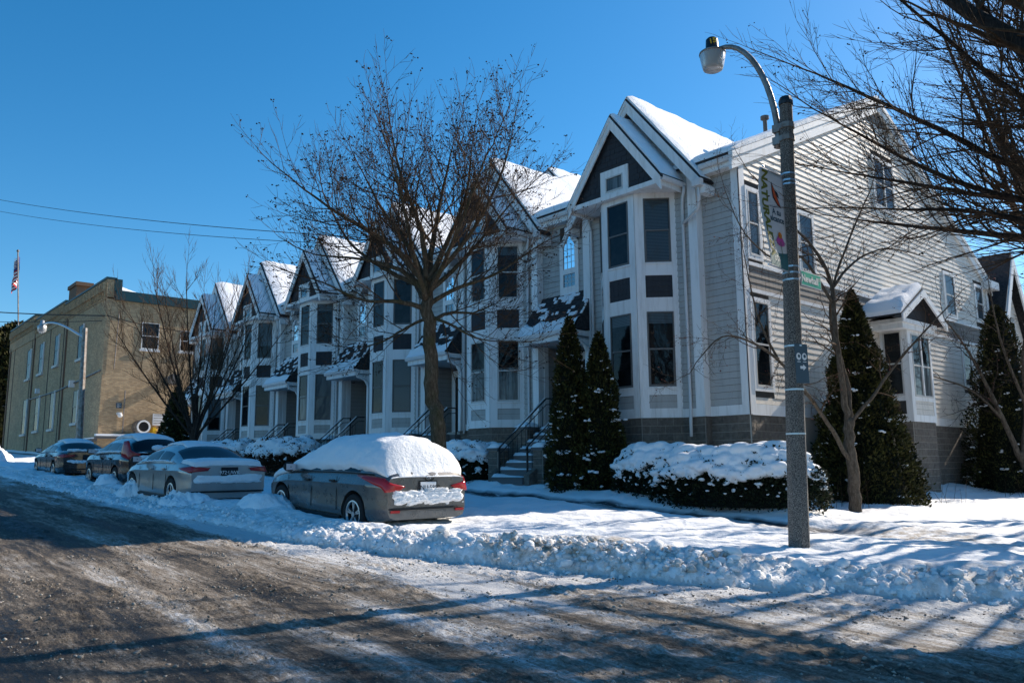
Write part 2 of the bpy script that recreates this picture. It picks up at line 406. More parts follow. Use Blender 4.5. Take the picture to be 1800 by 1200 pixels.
def ground_fn(x, y):
    x = np.asarray(x, float); y = np.asarray(y, float)
    s, h, w = bank_sd(x, y); g = G(x)
    s = s + .16 * fbm(x * 1.1, y * 1.1, 3)
    road = g + .012 * fbm(x * 1.2, y * 3.2, 4) + (.040 * np.abs(fbm(x * 4.5, y * 8, 4)) + .014 * fbm(x * 11, y * 12, 2)) * sstep(-.2, .5, fbm(x * .45 + 3, y * 1.7, 3) + .25 * sstep(-7, -3.5, x) * sstep(1, 3, y) + .25 * np.exp(-((s + w + .5) / .5) ** 2))
    field = g + .17 + .07 * fbm(x * .5, y * .5, 4) + .028 * fbm(x * 1.7, y * 1.7, 3) + .01 * fbm(x * 5, y * 5, 3) + .22 * sstep(12.6, 17.5, y) * sstep(-9, -12, x) + .05 * np.exp(-((y - 11.2) / 1.3) ** 2)
    wk = sstep(12.7, 12.95, y) * sstep(14.3, 14.05, y) * sstep(-5.5, -8, x)
    field = field - .12 * wk + .03 * wk * fbm(x * 1.5, y * 6, 3)
    field = field + .10 * np.exp(-((y - 14.75 - .15 * perlin(x, 0 * x)) / .3) ** 2) * sstep(-6, -9, x)
    field = field - .02 * sstep(.35, .6, fbm(x * 2.6, y * 2.6 + 9, 2)) * sstep(-9.5, -7, x) * .9
    rel = np.clip(1 - (s / w) ** 2, 0, 1)
    ck = np.abs(fbm(x * 3.1, y * 3.1, 5)); ck2 = fbm(x * 8.5, y * 8.5, 3)
    left = sstep(-8.5, -12, x)
    inn = sstep(.35, -.1, s)
    bank = h * rel ** .6 * (.75 + .45 * ck * inn * (1 - .3 * left)) + (.022 * ck2 + .05 * np.abs(fbm(x * 11, y * 11, 3)) * (.5 + .9 * sstep(-.1, .4, perlin(x * .8, y * .8)))) * sstep(0, .4, rel) * (.15 + .85 * inn)
    t = sstep(-.1, .5, s)
    base = g * (1 - t) + field * t
    z = np.where(s < -w, road, np.maximum(base + bank, np.where(s > 0, field, road)))
    # snow built up against the grey car and between the parked cars
    return z, s, w
def gz(x, y): return float(ground_fn(np.array([x]), np.array([y]))[0][0])
def axis_lines(segs):
    out = []
    for a, b, st in segs: out += list(np.arange(a, b, st))
    out.append(segs[-1][1]); return np.array(out)
gx = axis_lines([(-420, -120, 30), (-120, -62, 3), (-62, -34, .4), (-34, -20, .16), (-20, -12.5, .08), (-12.5, -.4, .035), (-.4, 6, .25), (6, 60, 6), (60, 400, 40)])
gy = axis_lines([(-200, -20, 20), (-20, -4, 1.5), (-4, 0, .12), (0, 5, .045), (5, 10.6, .036), (10.6, 15.5, .08), (15.5, 34, .25), (34, 60, 1.5), (60, 420, 30)])
XX, YY = np.meshgrid(gx, gy, indexing='ij')
ZZ, SS, WW = ground_fn(XX, YY)
nx, ny = XX.shape
V = np.stack([XX.ravel(), YY.ravel(), ZZ.ravel()], 1)
ii, jj = np.meshgrid(np.arange(nx - 1), np.arange(ny - 1), indexing='ij')
F = np.stack([ii * ny + jj, (ii + 1) * ny + jj, (ii + 1) * ny + jj + 1, ii * ny + jj + 1], -1).reshape(-1, 4)
sv = (SS + WW).ravel(); fs = sv[F].min(1)
isroad = fs < .0
dist = np.clip(-sv, 0, 50)
slush = np.exp(-dist / 1.3) + .20 * sstep(-9, -6, V[:, 0]) * sstep(1.5, 4.5, V[:, 1]) + .55 * np.exp(-((dist - .55) / .25) ** 2) * sstep(-3, -1, -V[:, 1] + 4) * 0
slush = slush - .25 * sstep(-11, -16, V[:, 0])
def sub(mask):
    f = F[mask]; u, inv = np.unique(f, return_inverse=True); return V[u], inv.reshape(f.shape), u
v, f, u = sub(isroad)
npmesh("road", v, f, "road", None, True, {"slush": slush[u]}, "structure")
v, f, u = sub(~isroad)
xs, ys = v[:, 0], v[:, 1]
bk = np.clip(1 - ((SS.ravel()[u] + .15) / (WW.ravel()[u] * 1.2)) ** 2, 0, 1)
dirt = bk * (.5 + .9 * np.exp(-(((xs + 7.0) / 1.0) ** 2)) + .3 * sstep(-5, -3, xs)) + .8 * np.exp(-(((xs + 5.6) / 1.5) ** 2 + ((ys - 13.6) / .9) ** 2)) + .25 * sstep(-9, -6, xs) * sstep(12, 13, ys) * sstep(17, 15, ys)
wet = sstep(12.75, 12.9, ys) * sstep(14.2, 14.1, ys) * sstep(-5.5, -8, xs) * (.45 + .75 * (np.exp(-((ys - 13.0) / .18) ** 2) + np.exp(-((ys - 13.95) / .18) ** 2)))
npmesh("snow_ground", v, f, "snow_ground", None, True, {"dirt": dirt, "wet": wet}, "structure")

# broken lumps of ploughed snow along the windrow and crumbs of slush on the road
def lump_mesh(name, pts, mats, kind="stuff", smooth=True):
    n, k = 5, 3; B = []
    for i in range(1, k):
        t = pi * i / k
        for j in range(n): B.append((sin(t) * cos(2 * pi * j / n), sin(t) * sin(2 * pi * j / n), -cos(t)))
    B = np.array([(0, 0, -1)] + B + [(0, 0, 1)]); L = len(B) - 1; fc = []
    for j in range(n): fc.append((0, 1 + (j + 1) % n, 1 + j))
    for i in range(k - 2):
        o = 1 + i * n
        for j in range(n): a, b, c, d = o + j, o + (j + 1) % n, o + n + (j + 1) % n, o + n + j; fc += [(a, b, c), (a, c, d)]
    o = 1 + (k - 2) * n
    for j in range(n): fc.append((o + j, o + (j + 1) % n, L))
    fc = np.array(fc); P = np.asarray(pts); N = len(P)
    jit = RNG.uniform(.6, 1.3, (N, len(B), 1)); sc = RNG.uniform(.7, 1.3, (N, 1, 3)) * P[:, None, 3:4] * np.array([1, 1, .75])
    VV = (B[None] * jit * sc + P[:, None, :3]).reshape(-1, 3); FF = (fc[None] + (np.arange(N) * len(B))[:, None, None]).reshape(-1, 3)
    return npmesh(name, VV, FF, mats, None, smooth, None, kind)
def along_bank(n, x0, x1, s0, s1, r0, r1, pw=2.2):
    out = []; xs = RNG.uniform(x0, x1, n * 3); ys = RNG.uniform(4.5, 12, n * 3); s, h, w = bank_sd(xs, ys)
    k = (s / w > s0) & (s / w < s1); xs, ys = xs[k][:n], ys[k][:n]; z = ground_fn(xs, ys)[0]
    r = r0 + (r1 - r0) * RNG.uniform(0, 1, len(xs)) ** pw
    return np.stack([xs, ys, z + r * .15, r], 1)
pts = np.concatenate([along_bank(9000, -12, -2, -1.12, .15, .006, .06, 5), along_bank(3200, -30, -12, -1.05, .2, .01, .05, 4), along_bank(150, -10, -2, -.9, .1, .05, .13, 2)])
tag(lump_mesh("snow_clumps", pts, "snow"), "crumbled lumps of ploughed snow along the kerb", "snow")
pts = along_bank(2600, -8.0, -5.6, -1.0, .3, .008, .06, 3.5); pts2 = along_bank(900, -12, -2.2, -1.4, -.85, .008, .04, 3)
tag(lump_mesh("dirty_snow_clumps", np.concatenate([pts, pts2]), "dirty_snow"), "grey brown dirty lumps in the ploughed snow bank", "dirty snow")
N = 16000; xs = RNG.uniform(-11.5, -1.5, N); ys = RNG.uniform(1.2, 9, N); s, h, w = bank_sd(xs, ys)
k = (s < -w) & (fbm(xs * .9 + 5, ys * 2.4, 3) > -.1 + .55 * (RNG.uniform(0, 1, N) - .4)); xs, ys = xs[k], ys[k]
r = .005 + .016 * RNG.uniform(0, 1, len(xs)) ** 4; z = ground_fn(xs, ys)[0]
tag(lump_mesh("slush_crumbs", np.stack([xs, ys, z, r], 1), "road_crumb"), "crumbs of brown slush scattered on the road", "slush")

# ================================================================ TOWNHOUSES
X0 = -13.97; PITCH = 6.1; ZB = 2.77; YW = 17.2; YS = 16.97; LAP = .165
class Fr:   # a wall frame: origin, horizontal direction, outward normal
    def __init__(s, o, u, n): s.o = Vector((o[0], o[1], 0)); s.u = Vector((u[0], u[1], 0)).normalized(); s.n = Vector((n[0], n[1], 0)).normalized()
    def p(s, u, z, t=0): q = s.o + s.u * u + s.n * t; return (q.x, q.y, z)
def fbox(mb, F, u0, u1, z0, z1, t0, t1, m=None):
    mb.hexa([F.p(u0, z0, t1), F.p(u1, z0, t1), F.p(u1, z0, t0), F.p(u0, z0, t0), F.p(u0, z1, t1), F.p(u1, z1, t1), F.p(u1, z1, t0), F.p(u0, z1, t0)], m)
def board1(F, u0, u1, z0, z1, parent, name="trim_board", mat="white_trim", t0=0, t1=.03, **k):
    b = MB(); fbox(b, F, u0, u1, z0, z1, t0, t1); return b.build(name, mat, parent, **k)
class Lap:
    """lap siding: separate boards, or one joined part where they are too small to pick apart"""
    def __init__(s, parent, single, mat, name="siding_board"): s.p = parent; s.single = single; s.mat = mat; s.name = name; s.mb = MB(); s.cnt = 0
    def board(s, F, a0, a1, b0, b1, z0, z1, th=.015):
        pts = [F.p(a0, z0, th), F.p(a1, z0, th), F.p(a1, z0, 0), F.p(a0, z0, 0), F.p(b0, z1, .003), F.p(b1, z1, .003), F.p(b1, z1, 0), F.p(b0, z1, 0)]
        if s.single:
            q = MB(); q.hexa(pts); q.build(s.name, s.mat, s.p); s.cnt += 1
        else: s.mb.hexa(pts)
    def wall(s, F, u0, u1, z0, z1, holes=(), clip=None, lap=LAP, th=.019):
        z = z0
        while z < z1 - .02:
            zt = min(z + lap, z1); lo, hi = (u0, u1) if clip is None else clip(zt)
            lo0, hi0 = (u0, u1) if clip is None else clip(z)
            lo, hi = max(lo, u0), min(hi, u1); lo0, hi0 = max(lo0, u0), min(hi0, u1)
            segs = [(lo, hi)]
            for h in holes:
                if h[2] < zt - .01 and h[3] > z + .01:
                    ns = []
                    for a, b in segs:
                        if h[1] <= a or h[0] >= b: ns.append((a, b))
                        else:
                            if h[0] - a > .02: ns.append((a, h[0]))
                            if b - h[1] > .02: ns.append((h[1], b))
                    segs = ns
            for a, b in segs:
                if b - a > .02:
                    s.board(F, lo0 if a == lo else a, hi0 if b == hi else b, a, b, z + .007, zt + .001, th)
            z += lap
    def done(s):
        if not s.single and s.mb.v: s.mb.build("siding", s.mat, s.p, kind="stuff")
def window(F, u0, u1, z0, z1, parent, style="dark", inside="room", rail=.5, t=0, double=False):
    """double-hung sash: frame (the part) with panes, sash rail and what hangs behind the glass as sub-parts"""
    fm = {"dark": "dark_frame", "light": "light_frame", "white": "white_trim"}[style]
    w = MB(); e = .035
    fbox(w, F, u0, u0 + e, z0, z1, t, t + .05); fbox(w, F, u1 - e, u1, z0, z1, t, t + .05)
    fbox(w, F, u0 + e, u1 - e, z0, z0 + e * 1.2, t, t + .052); fbox(w, F, u0 + e, u1 - e, z1 - e, z1, t, t + .05)
    W = w.build("window", fm, parent)
    cols = [(u0 + e, u1 - e)] if not double else [(u0 + e, (u0 + u1) / 2 - .03), ((u0 + u1) / 2 + .03, u1 - e)]
    if double:
        q = MB(); fbox(q, F, cols[0][1], cols[1][0], z0 + e, z1 - e, t, t + .06); q.build("mullion", "white_trim", W)
    zm = z0 + (z1 - z0) * rail
    for a, b in cols:
        if rail:
            q = MB(); fbox(q, F, a, b, zm - .022, zm + .022, t + .012, t + .045); q.build("sash_rail", fm, W)
            q = MB(); k = .022
            fbox(q, F, a, a + k, z0 + e * 1.2, zm - .022, t + .012, t + .033); fbox(q, F, b - k, b, z0 + e * 1.2, zm - .022, t + .012, t + .033); fbox(q, F, a + k, b - k, z0 + e * 1.2, z0 + e * 1.2 + k, t + .012, t + .034); q.build("sash", fm, W)
            spans = [(z0 + e, zm - .02, .022), (zm + .02, z1 - e, .03)]
        else: spans = [(z0 + e, z1 - e, .026)]
        for za, zb_, tt in spans:
            q = MB(); q.add([F.p(a, za, t + tt), F.p(b, za, t + tt), F.p(b, zb_, t + tt), F.p(a, zb_, t + tt)], [(0, 1, 2, 3)]); q.build("pane", "sky_glass" if inside == "sky" else "window_glass", W)
        q = MB(); q.add([F.p(a, z0 + e, t + .002), F.p(b, z0 + e, t + .002), F.p(b, z1 - e, t + .002), F.p(a, z1 - e, t + .002)], [(0, 1, 2, 3)])
        q.build("interior", "curtain" if inside == "curtain" else "room_dark", W)
        if inside in ("blind", "halfblind", "topblind"):
            q = MB(); zt = z1 - e; zl = {"blind": z0 + e * 1.4, "halfblind": zm - .25, "topblind": z1 - .28}[inside]
            while zt > zl:
                q.add([F.p(a + .01, zt - .034, t + .012), F.p(b - .01, zt - .034, t + .012), F.p(b - .01, zt, t + .004), F.p(a + .01, zt, t + .004)], [(0, 1, 2, 3)]); zt -= .04
            q.build("blind", "blind", W)
        if inside == "curtain2":
            q = MB(); n = 26; P = [[F.p(a + (b - a) * i / n, z, t + .009 + .006 * sin(i * 1.7)) for i in range(n + 1)] for z in (z0 + e, zm + .1)]
            q.grid(P); q.build("curtain", "curtain", W)
    return W
def slab_roof(F3, poly, up, thick, mat):   # helper unused placeholder
    pass
def gable_roof(parent, xc, ridge_z, foot_dx, foot_z, y0, y1, th=.05, snow=.12, snowy0=None, seed=0, cover=1.0, name="roof"):
    """two sloping slabs with a ridge along Y, plus the snow lying on them"""
    sl = (ridge_z - foot_z) / foot_dx; L = hypot(1, sl)
    mb = MB()
    for s in (-1, 1):
        a = (xc, ridge_z); b = (xc + s * foot_dx, foot_z)
        n = (s * sl / L * th, th / L)
        p = [(a[0], a[1]), (b[0], b[1]), (b[0] + n[0], b[1] + n[1]), (a[0], a[1] + th * L)]
        poly = [(q[0], y0, q[1]) for q in p]
        mb.prism(poly if s < 0 else poly[::-1], (0, y1 - y0, 0))
    mb.build(name, "roof_shingle", parent)
    if snow:
        b = MB(); sy0 = y0 + .05 if snowy0 is None else snowy0; nu, nv = 22, max(8, int((y1 - sy0) / .22))
        for s in (-1, 1):
            P = []
            for i in range(nu + 1):
                row = []
                for j in range(nv + 1):
                    u = i / nu; y = sy0 + (y1 - sy0) * j / nv; x = xc + s * foot_dx * u * .985; z = ridge_z - sl * foot_dx * u * .985 + th * L
                    edge = min(1, (1 - u) * 12) * min(1, j / 1.5 + .25); nn = float(perlin(x * 1.3 + seed, y * 1.3)) * .25 + float(perlin(x * 4 + seed, y * 4)) * .12
                    h = snow * (1 + nn) * (edge ** .5) * cover + .004
                    row.append((x + s * h * .25 * sl / L, y + .02 * float(perlin(x * 3, z * 3)), z + h))
                P.append(row)
            if s < 0: P = [r[::-1] for r in P]
            b.grid(P)
            # closing lip at the front edge
            b.grid([[q[0] if s > 0 else q[-1] for q in P], [((q[0] if s > 0 else q[-1])[0], sy0, ridge_z - sl * foot_dx * .985 * (k / nu) + th * L * .9) for k, q in enumerate(P)]])
        b.build("roof_snow", "snow", parent, smooth=True)
def rake(parent, xc, ridge_z, foot_dx, foot_z, y, w=.24, t=.04, mat="white_trim", crown=True):
    sl = (ridge_z - foot_z) / foot_dx; L = hypot(1, sl); dz = w * L
    for s in (-1, 1):
        for (a, b, tt) in (((0, .34, t + .022), (.34, 1, t)) if crown else ((0, 1, t),)):
            za, zb_ = ridge_z - dz * a, ridge_z - dz * b
            top = [(xc, za), (xc + s * foot_dx, foot_z - dz * a), (xc + s * foot_dx, foot_z - dz * b), (xc, zb_)]
            q = MB(); poly = [(p[0], y - tt, p[1]) for p in top]; q.prism(poly if s < 0 else poly[::-1], (0, tt, 0)); q.build("rake_board", mat, parent)
def gutter(parent, p0, p1, out=(0, -1), h=.11, w=.11, name="gutter"):
    a, b = Vector(p0), Vector(p1); o = Vector((out[0], out[1], 0)).normalized()
    prof = [(0, 0), (w * .75, 0), (w, h * .55), (w, h), (w * .9, h), (w * .86, h * .55), (w * .68, .012), (.012, .012), (.012, h), (0, h)]
    mb = MB(); A = [a + o * x + Vector((0, 0, z)) for x, z in prof]; B = [b + o * x + Vector((0, 0, z)) for x, z in prof]; n = len(prof)
    mb.add(A + B, [(i, (i + 1) % n, n + (i + 1) % n, n + i) for i in range(n)] + [tuple(range(n - 1, -1, -1)), tuple(range(n, 2 * n))]); return mb.build(name, "gutter_white", parent)
def shingle_rows(parent, F, clip, z0, z1, mat, lap=.15, wid=.14, name="shingles", th=.02, single=False, hole=None):
    mb = MB(); z = z0; r = 0
    while z < z1:
        zt = min(z + lap, z1); lo, hi = clip((z + zt) / 2); u = lo - (r % 2) * wid * .5
        while u < hi:
            a, b = max(u + .004, lo), min(u + wid - .004, hi)
            if b - a > .01 and not (hole and hole[2] < zt - .02 and hole[3] > z + .02 and hole[0] < b and hole[1] > a):
                # follow the sloping edge
                la, ha = clip(z); lb, hb = clip(zt); tt = th * random.uniform(.7, 1.1)
                p = [(max(a, la), z, tt), (min(b, ha), z, tt), (min(b, ha), z, 0), (max(a, la), z, 0), (max(a, lb), zt, .004), (min(b, hb), zt, .004), (min(b, hb), zt, 0), (max(a, lb), zt, 0)]
                if p[4][0] < p[5][0]: mb.hexa([F.p(q[0], q[1], q[2]) for q in p])
            u += wid * random.uniform(.85, 1.15)
        z += lap; r += 1
    mb.build(name, mat, parent, kind="stuff")
def blocks(parent, F, u0, u1, z0, z1, single=True, bw=.4, bh=.2, th=.03):
    """split-face concrete blocks with recessed joints"""
    back = MB(); fbox(back, F, u0, u1, z0, z1, -.15, th * .45); back.build("block_bed", "mortar", parent)
    z = z1; r = 0; acc = MB()
    while z > z0 + .02:
        zb = max(z - bh, z0); u = u0 - (r % 2) * bw / 2
        while u < u1 - .01:
            a, b = max(u, u0) + .004, min(u + bw, u1) - .004
            if b - a > .03:
                m = MB(); n = 3
                P = [[F.p(a + (b - a) * i / n, zb + .005 + (z - zb - .010) * j / 2, th * (.75 + random.uniform(0, .55)) if 0 < i < n and j == 1 else th * .72 + random.uniform(0, .006)) for i in range(n + 1)] for j in range(3)]
                m.grid(P); bk = [F.p(a, zb + .005, 0), F.p(b, zb + .005, 0), F.p(b, z - .005, 0), F.p(a, z - .005, 0)]
                m.add([P[0][0], P[0][-1], P[-1][-1], P[-1][0]] + bk, [(0, 4, 5, 1), (1, 5, 6, 2), (2, 6, 7, 3), (3, 7, 4, 0)])
                if single: m.build("block", "concrete_block", parent)
                else: acc.add(m.v, m.f)
            u += bw
        z -= bh; r += 1
    if not single: acc.build("blocks", "concrete_block", parent, kind="stuff")
def downspout(parent, pts, n=6, r=.042):
    m = MB(); m.tube(pts, r, n); return m.build("downspout", "gutter_white", parent, smooth=True)

LOOK = {   # sash style and what hangs behind the glass: (upper mid, upper right, lower mid, lower right)
    0: ("dark", ("room", "blind", "topblind", "topblind")), 1: ("light", ("room", "halfcurtain", "curtain2", "curtain2")),
    2: ("dark", ("room", "room", "room", "blind")), 3: ("dark", ("room", "topblind", "curtain2", "blind")),
    4: ("dark", ("room", "halfblind", "room", "room")), 5: ("dark", ("room", "room", "room", "halfblind"))}
LABEL = ["pale clapboard townhouse at the street corner, nearest, with sunlit gable end wall", "grey clapboard townhouse second from the corner, behind the big street tree, curtained bay windows",
         "grey clapboard townhouse third from the corner, left of the big tree's trunk", "grey clapboard townhouse fourth from the corner, its bay seen between the two street trees",
         "grey clapboard townhouse fifth from the corner, half behind the left street tree", "grey clapboard townhouse at the far end of the row beside the brick building"]
GAB_F, GAB_Z, GAB_R = 2.42, 8.78, 11.80        # large gable: half width, foot height, ridge height
SG_F, SG_Z, SG_R = 1.68, 8.93, 11.10           # small gable over the bay
def townhouse(i):
    xc = X0 - PITCH * i; near = i < 2; gl = gz(xc, 16.5)
    H = thing("townhouse", (xc, YW, float(G(xc)) + .2), LABEL[i], "townhouse", "townhouses of the row")
    zf = float(G(xc)) - .1
    # --- solid cores
    b = MB(); ye = 34.4
    b.box(xc - 2.02, xc + 2.02, YS, YS + .6, ZB, 9.0); b.box(xc - 4.08, xc + (2.02 if i else 3.17), YW + .35 if False else YW, ye, 5.9, 9.05)
    b.box(xc - 4.08 + 2.1, xc + (2.02 if i else 3.17), YW, ye, ZB, 5.9); b.box(xc - 4.08, xc - 1.98, YW + .95, ye, ZB, 5.9)
    b.box(xc - 4.2 if i < 5 else xc - 4.35, xc - 4.09, YW - .0, ye, ZB, 9.05) if i == 5 else None
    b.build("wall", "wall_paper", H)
    b = MB(); b.box(xc - 4.08, xc + (2.05 if i else 3.15), YW + .05, ye - .05, zf, ZB - .002); b.build("foundation_wall", "mortar", H)
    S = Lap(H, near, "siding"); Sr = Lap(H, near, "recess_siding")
    # --- bay
    XL, XR = xc - .57, xc + .57
    Fm = Fr((XL, 16.22), (1, 0), (0, -1)); Fq = Fr((XR, 16.22), (1, 1), (1, -1)); Fl = Fr((XL - .77, 16.99), (1, -1), (-1, -1))
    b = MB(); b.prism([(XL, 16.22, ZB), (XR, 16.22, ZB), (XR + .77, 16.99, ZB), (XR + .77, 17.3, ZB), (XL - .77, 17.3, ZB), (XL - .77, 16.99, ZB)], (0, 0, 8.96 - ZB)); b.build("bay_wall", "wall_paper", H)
    sty, ins = LOOK[i]
    for F, L, a, c, ui, li in ((Fm, 1.14, .2, .94, 0, 2), (Fq, 1.09, .23, .94, 1, 3), (Fl, 1.09, .16, .86, 0, 2)):
        t = .035
        for (u0, u1) in ((0, a), (c, L)): board1(F, u0, u1, ZB, 8.95, H, t1=t)
        for (z0, z1) in ((ZB, 3.02), (3.36, 3.56), (5.56, 5.94), (6.54, 6.87), (8.66, 8.95)): board1(F, a, c, z0, z1, H, t1=t - .003)
        board1(F, a - .03, c + .03, 3.535, 3.575, H, "window_sill", t1=.065); board1(F, a - .03, c + .03, 6.845, 6.885, H, "window_sill", t1=.065)
        S.wall(F, a, c, 3.02, 3.36, th=.012)
        board1(F, a, c, 5.94, 6.54, H, "panel_backing", "dark_shingle", t1=.004); shingle_rows(H, F, lambda z, a=a, c=c: (a, c), 5.94, 6.54, "dark_shingle", .15, .13, "panel_shingles", .016)
        k = {"halfcurtain": "topblind"}.get(ins[ui], ins[ui])
        window(F, a + .005, c - .005, 6.885, 8.655, H, sty, k); window(F, a + .005, c - .005, 3.575, 5.555, H, sty, ins[li])
    # --- section wall either side of the bay, and its corner boards
    Fs = Fr((xc - 2.02, YS), (1, 0), (0, -1))
    for u0, u1, c0, c1 in ((.24, .68, 0, .24), (3.36, 3.80, 3.80, 4.04)):
        S.wall(Fs, u0, u1, ZB + .22, 8.95); board1(Fs, u0, u1, ZB, ZB + .22, H, t1=.022); board1(Fs, c0, c1, ZB, 9.2, H, "corner_board", t1=.03)
    Fx = Fr((xc + 2.02, YS), (0, 1), (1, 0)); board1(Fx, -.03, .23, ZB, 9.1, H, "corner_board", t1=.028)
    Fx2 = Fr((xc - 2.02, YW), (0, -1), (-1, 0)); board1(Fx2, 0, .26, ZB, 9.1, H, "corner_board", t1=.028)
    # --- large gable
    sl = (GAB_R - GAB_Z) / GAB_F
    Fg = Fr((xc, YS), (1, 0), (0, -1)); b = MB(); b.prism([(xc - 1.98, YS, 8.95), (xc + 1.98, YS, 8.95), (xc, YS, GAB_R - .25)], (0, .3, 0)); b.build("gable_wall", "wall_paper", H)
    S.wall(Fg, -2, 2, 8.95, GAB_R - .35, clip=lambda z: (-(GAB_R - .3 - z) / sl, (GAB_R - .3 - z) / sl))
    gable_roof(H, xc, GAB_R, GAB_F, GAB_Z, 16.68, 22.6, .06, .15, seed=i * 9.1, name="gable_roof")
    rake(H, xc, GAB_R + .03, GAB_F, GAB_Z + .03, 16.72, .23)
    b = MB()
    for s in (-1, 1):   # soffit under the overhang
        p = [(xc, 16.70, GAB_R - .10), (xc + s * GAB_F, 16.70, GAB_Z - .10), (xc + s * GAB_F, 17.15, GAB_Z - .10), (xc, 17.15, GAB_R - .10)]
        b.prism(p if s > 0 else p[::-1], (0, 0, .05))
    b.build("soffit", "soffit", H)
    for s in (-1, 1):   # boxed foot of the rake
        b = MB(); b.box(xc + s * 2.42 - .10, xc + s * 2.42 + .10, 16.66, 17.12, GAB_Z - .34, GAB_Z - .12); b.build("eave_return", "white_trim", H)
    # --- small gable over the bay
    Ft = Fr((xc, 16.12), (1, 0), (0, -1)); sls = (SG_R - SG_Z) / SG_F
    b = MB(); b.prism([(xc - 1.55, 16.12, SG_Z + .02), (xc + 1.55, 16.12, SG_Z + .02), (xc, 16.12, SG_R - .06)], (0, .8, 0)); b.build("gable_wall", "dark_shingle", H)
    def ct(z, k=.02): return (-(SG_R - k - z) / sls, (SG_R - k - z) / sls)
    shingle_rows(H, Ft, lambda z: ct(z, .25), SG_Z + .04, SG_R - .3, "dark_shingle", .16, .16, "gable_shingles", .016, hole=(-.5, .5, SG_Z, 9.66))
    for q in ((-.5, -.31, 8.95, 9.66), (.31, .5, 8.95, 9.66), (-.31, .31, 9.45, 9.66), (-.31, .31, 8.95, 9.02)): board1(Ft, *q, H, "window_casing", t1=.04)
    window(Ft, -.31, .31, 9.02, 9.45, H, "light", "sky" if i else "curtain", rail=0)
    gable_roof(H, xc, SG_R, SG_F, SG_Z, 15.96, 17.1, .05, .10, seed=i * 3.3 + 5, name="bay_roof")
    rake(H, xc, SG_R + .02, SG_F, SG_Z + .02, 16.0, .22)
    board1(Fr((xc, 16.0), (1, 0), (0, -1)), -1.5, 1.5, 8.80, 8.93, H, "gable_base_board", t0=-.1, t1=.0)
    b = MB(); b.box(xc - 1.58, xc + 1.58, 16.1, 16.96, 8.81, 8.86); b.build("soffit", "white_trim", H)
    for s in (-1, 1): b = MB(); b.box(xc + s * 1.62 - .03, xc + s * 1.62 + .03, 16.003, 16.95, 8.72, 8.95); b.build("fascia", "white_trim", H)
    gutter(H, (xc + 1.66, 15.97, 8.84), (xc + 1.66, 16.93, 8.84), (1, 0)); gutter(H, (xc - 1.66, 15.97, 8.84), (xc - 1.66, 16.93, 8.84), (-1, 0))
    xd = xc + 1.70
    downspout(H, [(xd + .04, 16.86, 8.86), (xd + .04, 16.86, 8.72), (xd - .03, 16.88, 8.55), (xd - .06, 16.90, 8.3), (xd - .06, 16.90, ZB + .1), (xd - .03, 16.84, ZB - .1), (xd, 16.8, ZB - .5)])
    downspout(H, [(xc + 2.36, 16.62, 8.62), (xc + 2.36, 16.64, 8.3), (xc + 2.25, 16.75, 8.1), (xd - .03, 16.87, 7.85)])
    b = MB(); b.box(xc + 2.25, xc + 2.5, 16.5, 16.66, 8.62, 8.80); b.build("gutter_box", "gutter_white", H)
    downspout(H, [(xc - 1.72, 16.86, 8.86), (xc - 1.72, 16.86, 8.7), (xc - 1.66, 16.90, 8.4), (xc - 1.66, 16.90, ZB - .1)])
    # --- entry side (left of the section)
    xl = xc - 4.08; Fw = Fr((xl, YW), (1, 0), (0, -1))
    wa, wb = 1.16 - .0, 1.16 + .80 - .0
    wa = (xc - 3.25) - xl; wb = wa + .80
    S.wall(Fw, 0, 2.06, 6.75, 9.2, holes=[(wa, wb, 6.75, 8.85)])
    pent = lambda u0, u1, z0, z1, za, t0, t1: [Fw.p(u0, z0, t1), Fw.p(u1, z0, t1), Fw.p(u1, z1, t1), Fw.p((u0 + u1) / 2, za, t1), Fw.p(u0, z1, t1)]
    back = MB(); back.prism(pent(wa + .1, wb - .1, 6.9, 8.3, 8.65, 0, .004), (0, .003, 0)); back.build("window_backing", "room_dark", H)
    # pointed upper window: casing as boards round the opening
    cz = MB()
    fbox(cz, Fw, wa, wa + .15, 6.74, 8.35, 0, .05); fbox(cz, Fw, wb - .15, wb, 6.74, 8.35, 0, .05); fbox(cz, Fw, wa + .15, wb - .15, 6.74, 6.98, 0, .05); fbox(cz, Fw, wa + .15, wb - .15, 7.38, 7.55, 0, .05)
    um = (wa + wb) / 2
    for s in (-1, 1):
        e = wa if s < 0 else wb; ei = e - s * .15
        p = [Fw.p(e, 8.35, .05), Fw.p(um, 8.86, .05), Fw.p(um, 8.62, .05), Fw.p(ei, 8.27, .05)]; cz.prism(p if s < 0 else p[::-1], (0, .05, 0))
    PW = cz.build("pointed_window", "white_trim", H)
    q = MB(); q.prism([Fw.p(wa + .15, 7.55, .02), Fw.p(wb - .15, 7.55, .02), Fw.p(wb - .15, 8.27, .02), Fw.p(um, 8.62, .02), Fw.p(wa + .15, 8.27, .02)], (0, .004, 0)); q.build("pane", "sky_glass", PW)
    q = MB(); fbox(q, Fw, wa + .15, wb - .15, 6.98, 7.38, .015, .02); q.build("pane", "sky_glass", PW)
    q = MB()
    for k in (1, 2): fbox(q, Fw, wa + .15 + .5 * k / 3 - .006, wa + .15 + .5 * k / 3 + .006, 6.98, 8.35, .021, .028)
    for z in (7.12, 7.25, 7.75, 7.95, 8.15): fbox(q, Fw, wa + .15, wb - .15, z - .006, z + .006, .0215, .0285)
    q.build("glazing_bars", "light_frame", PW)
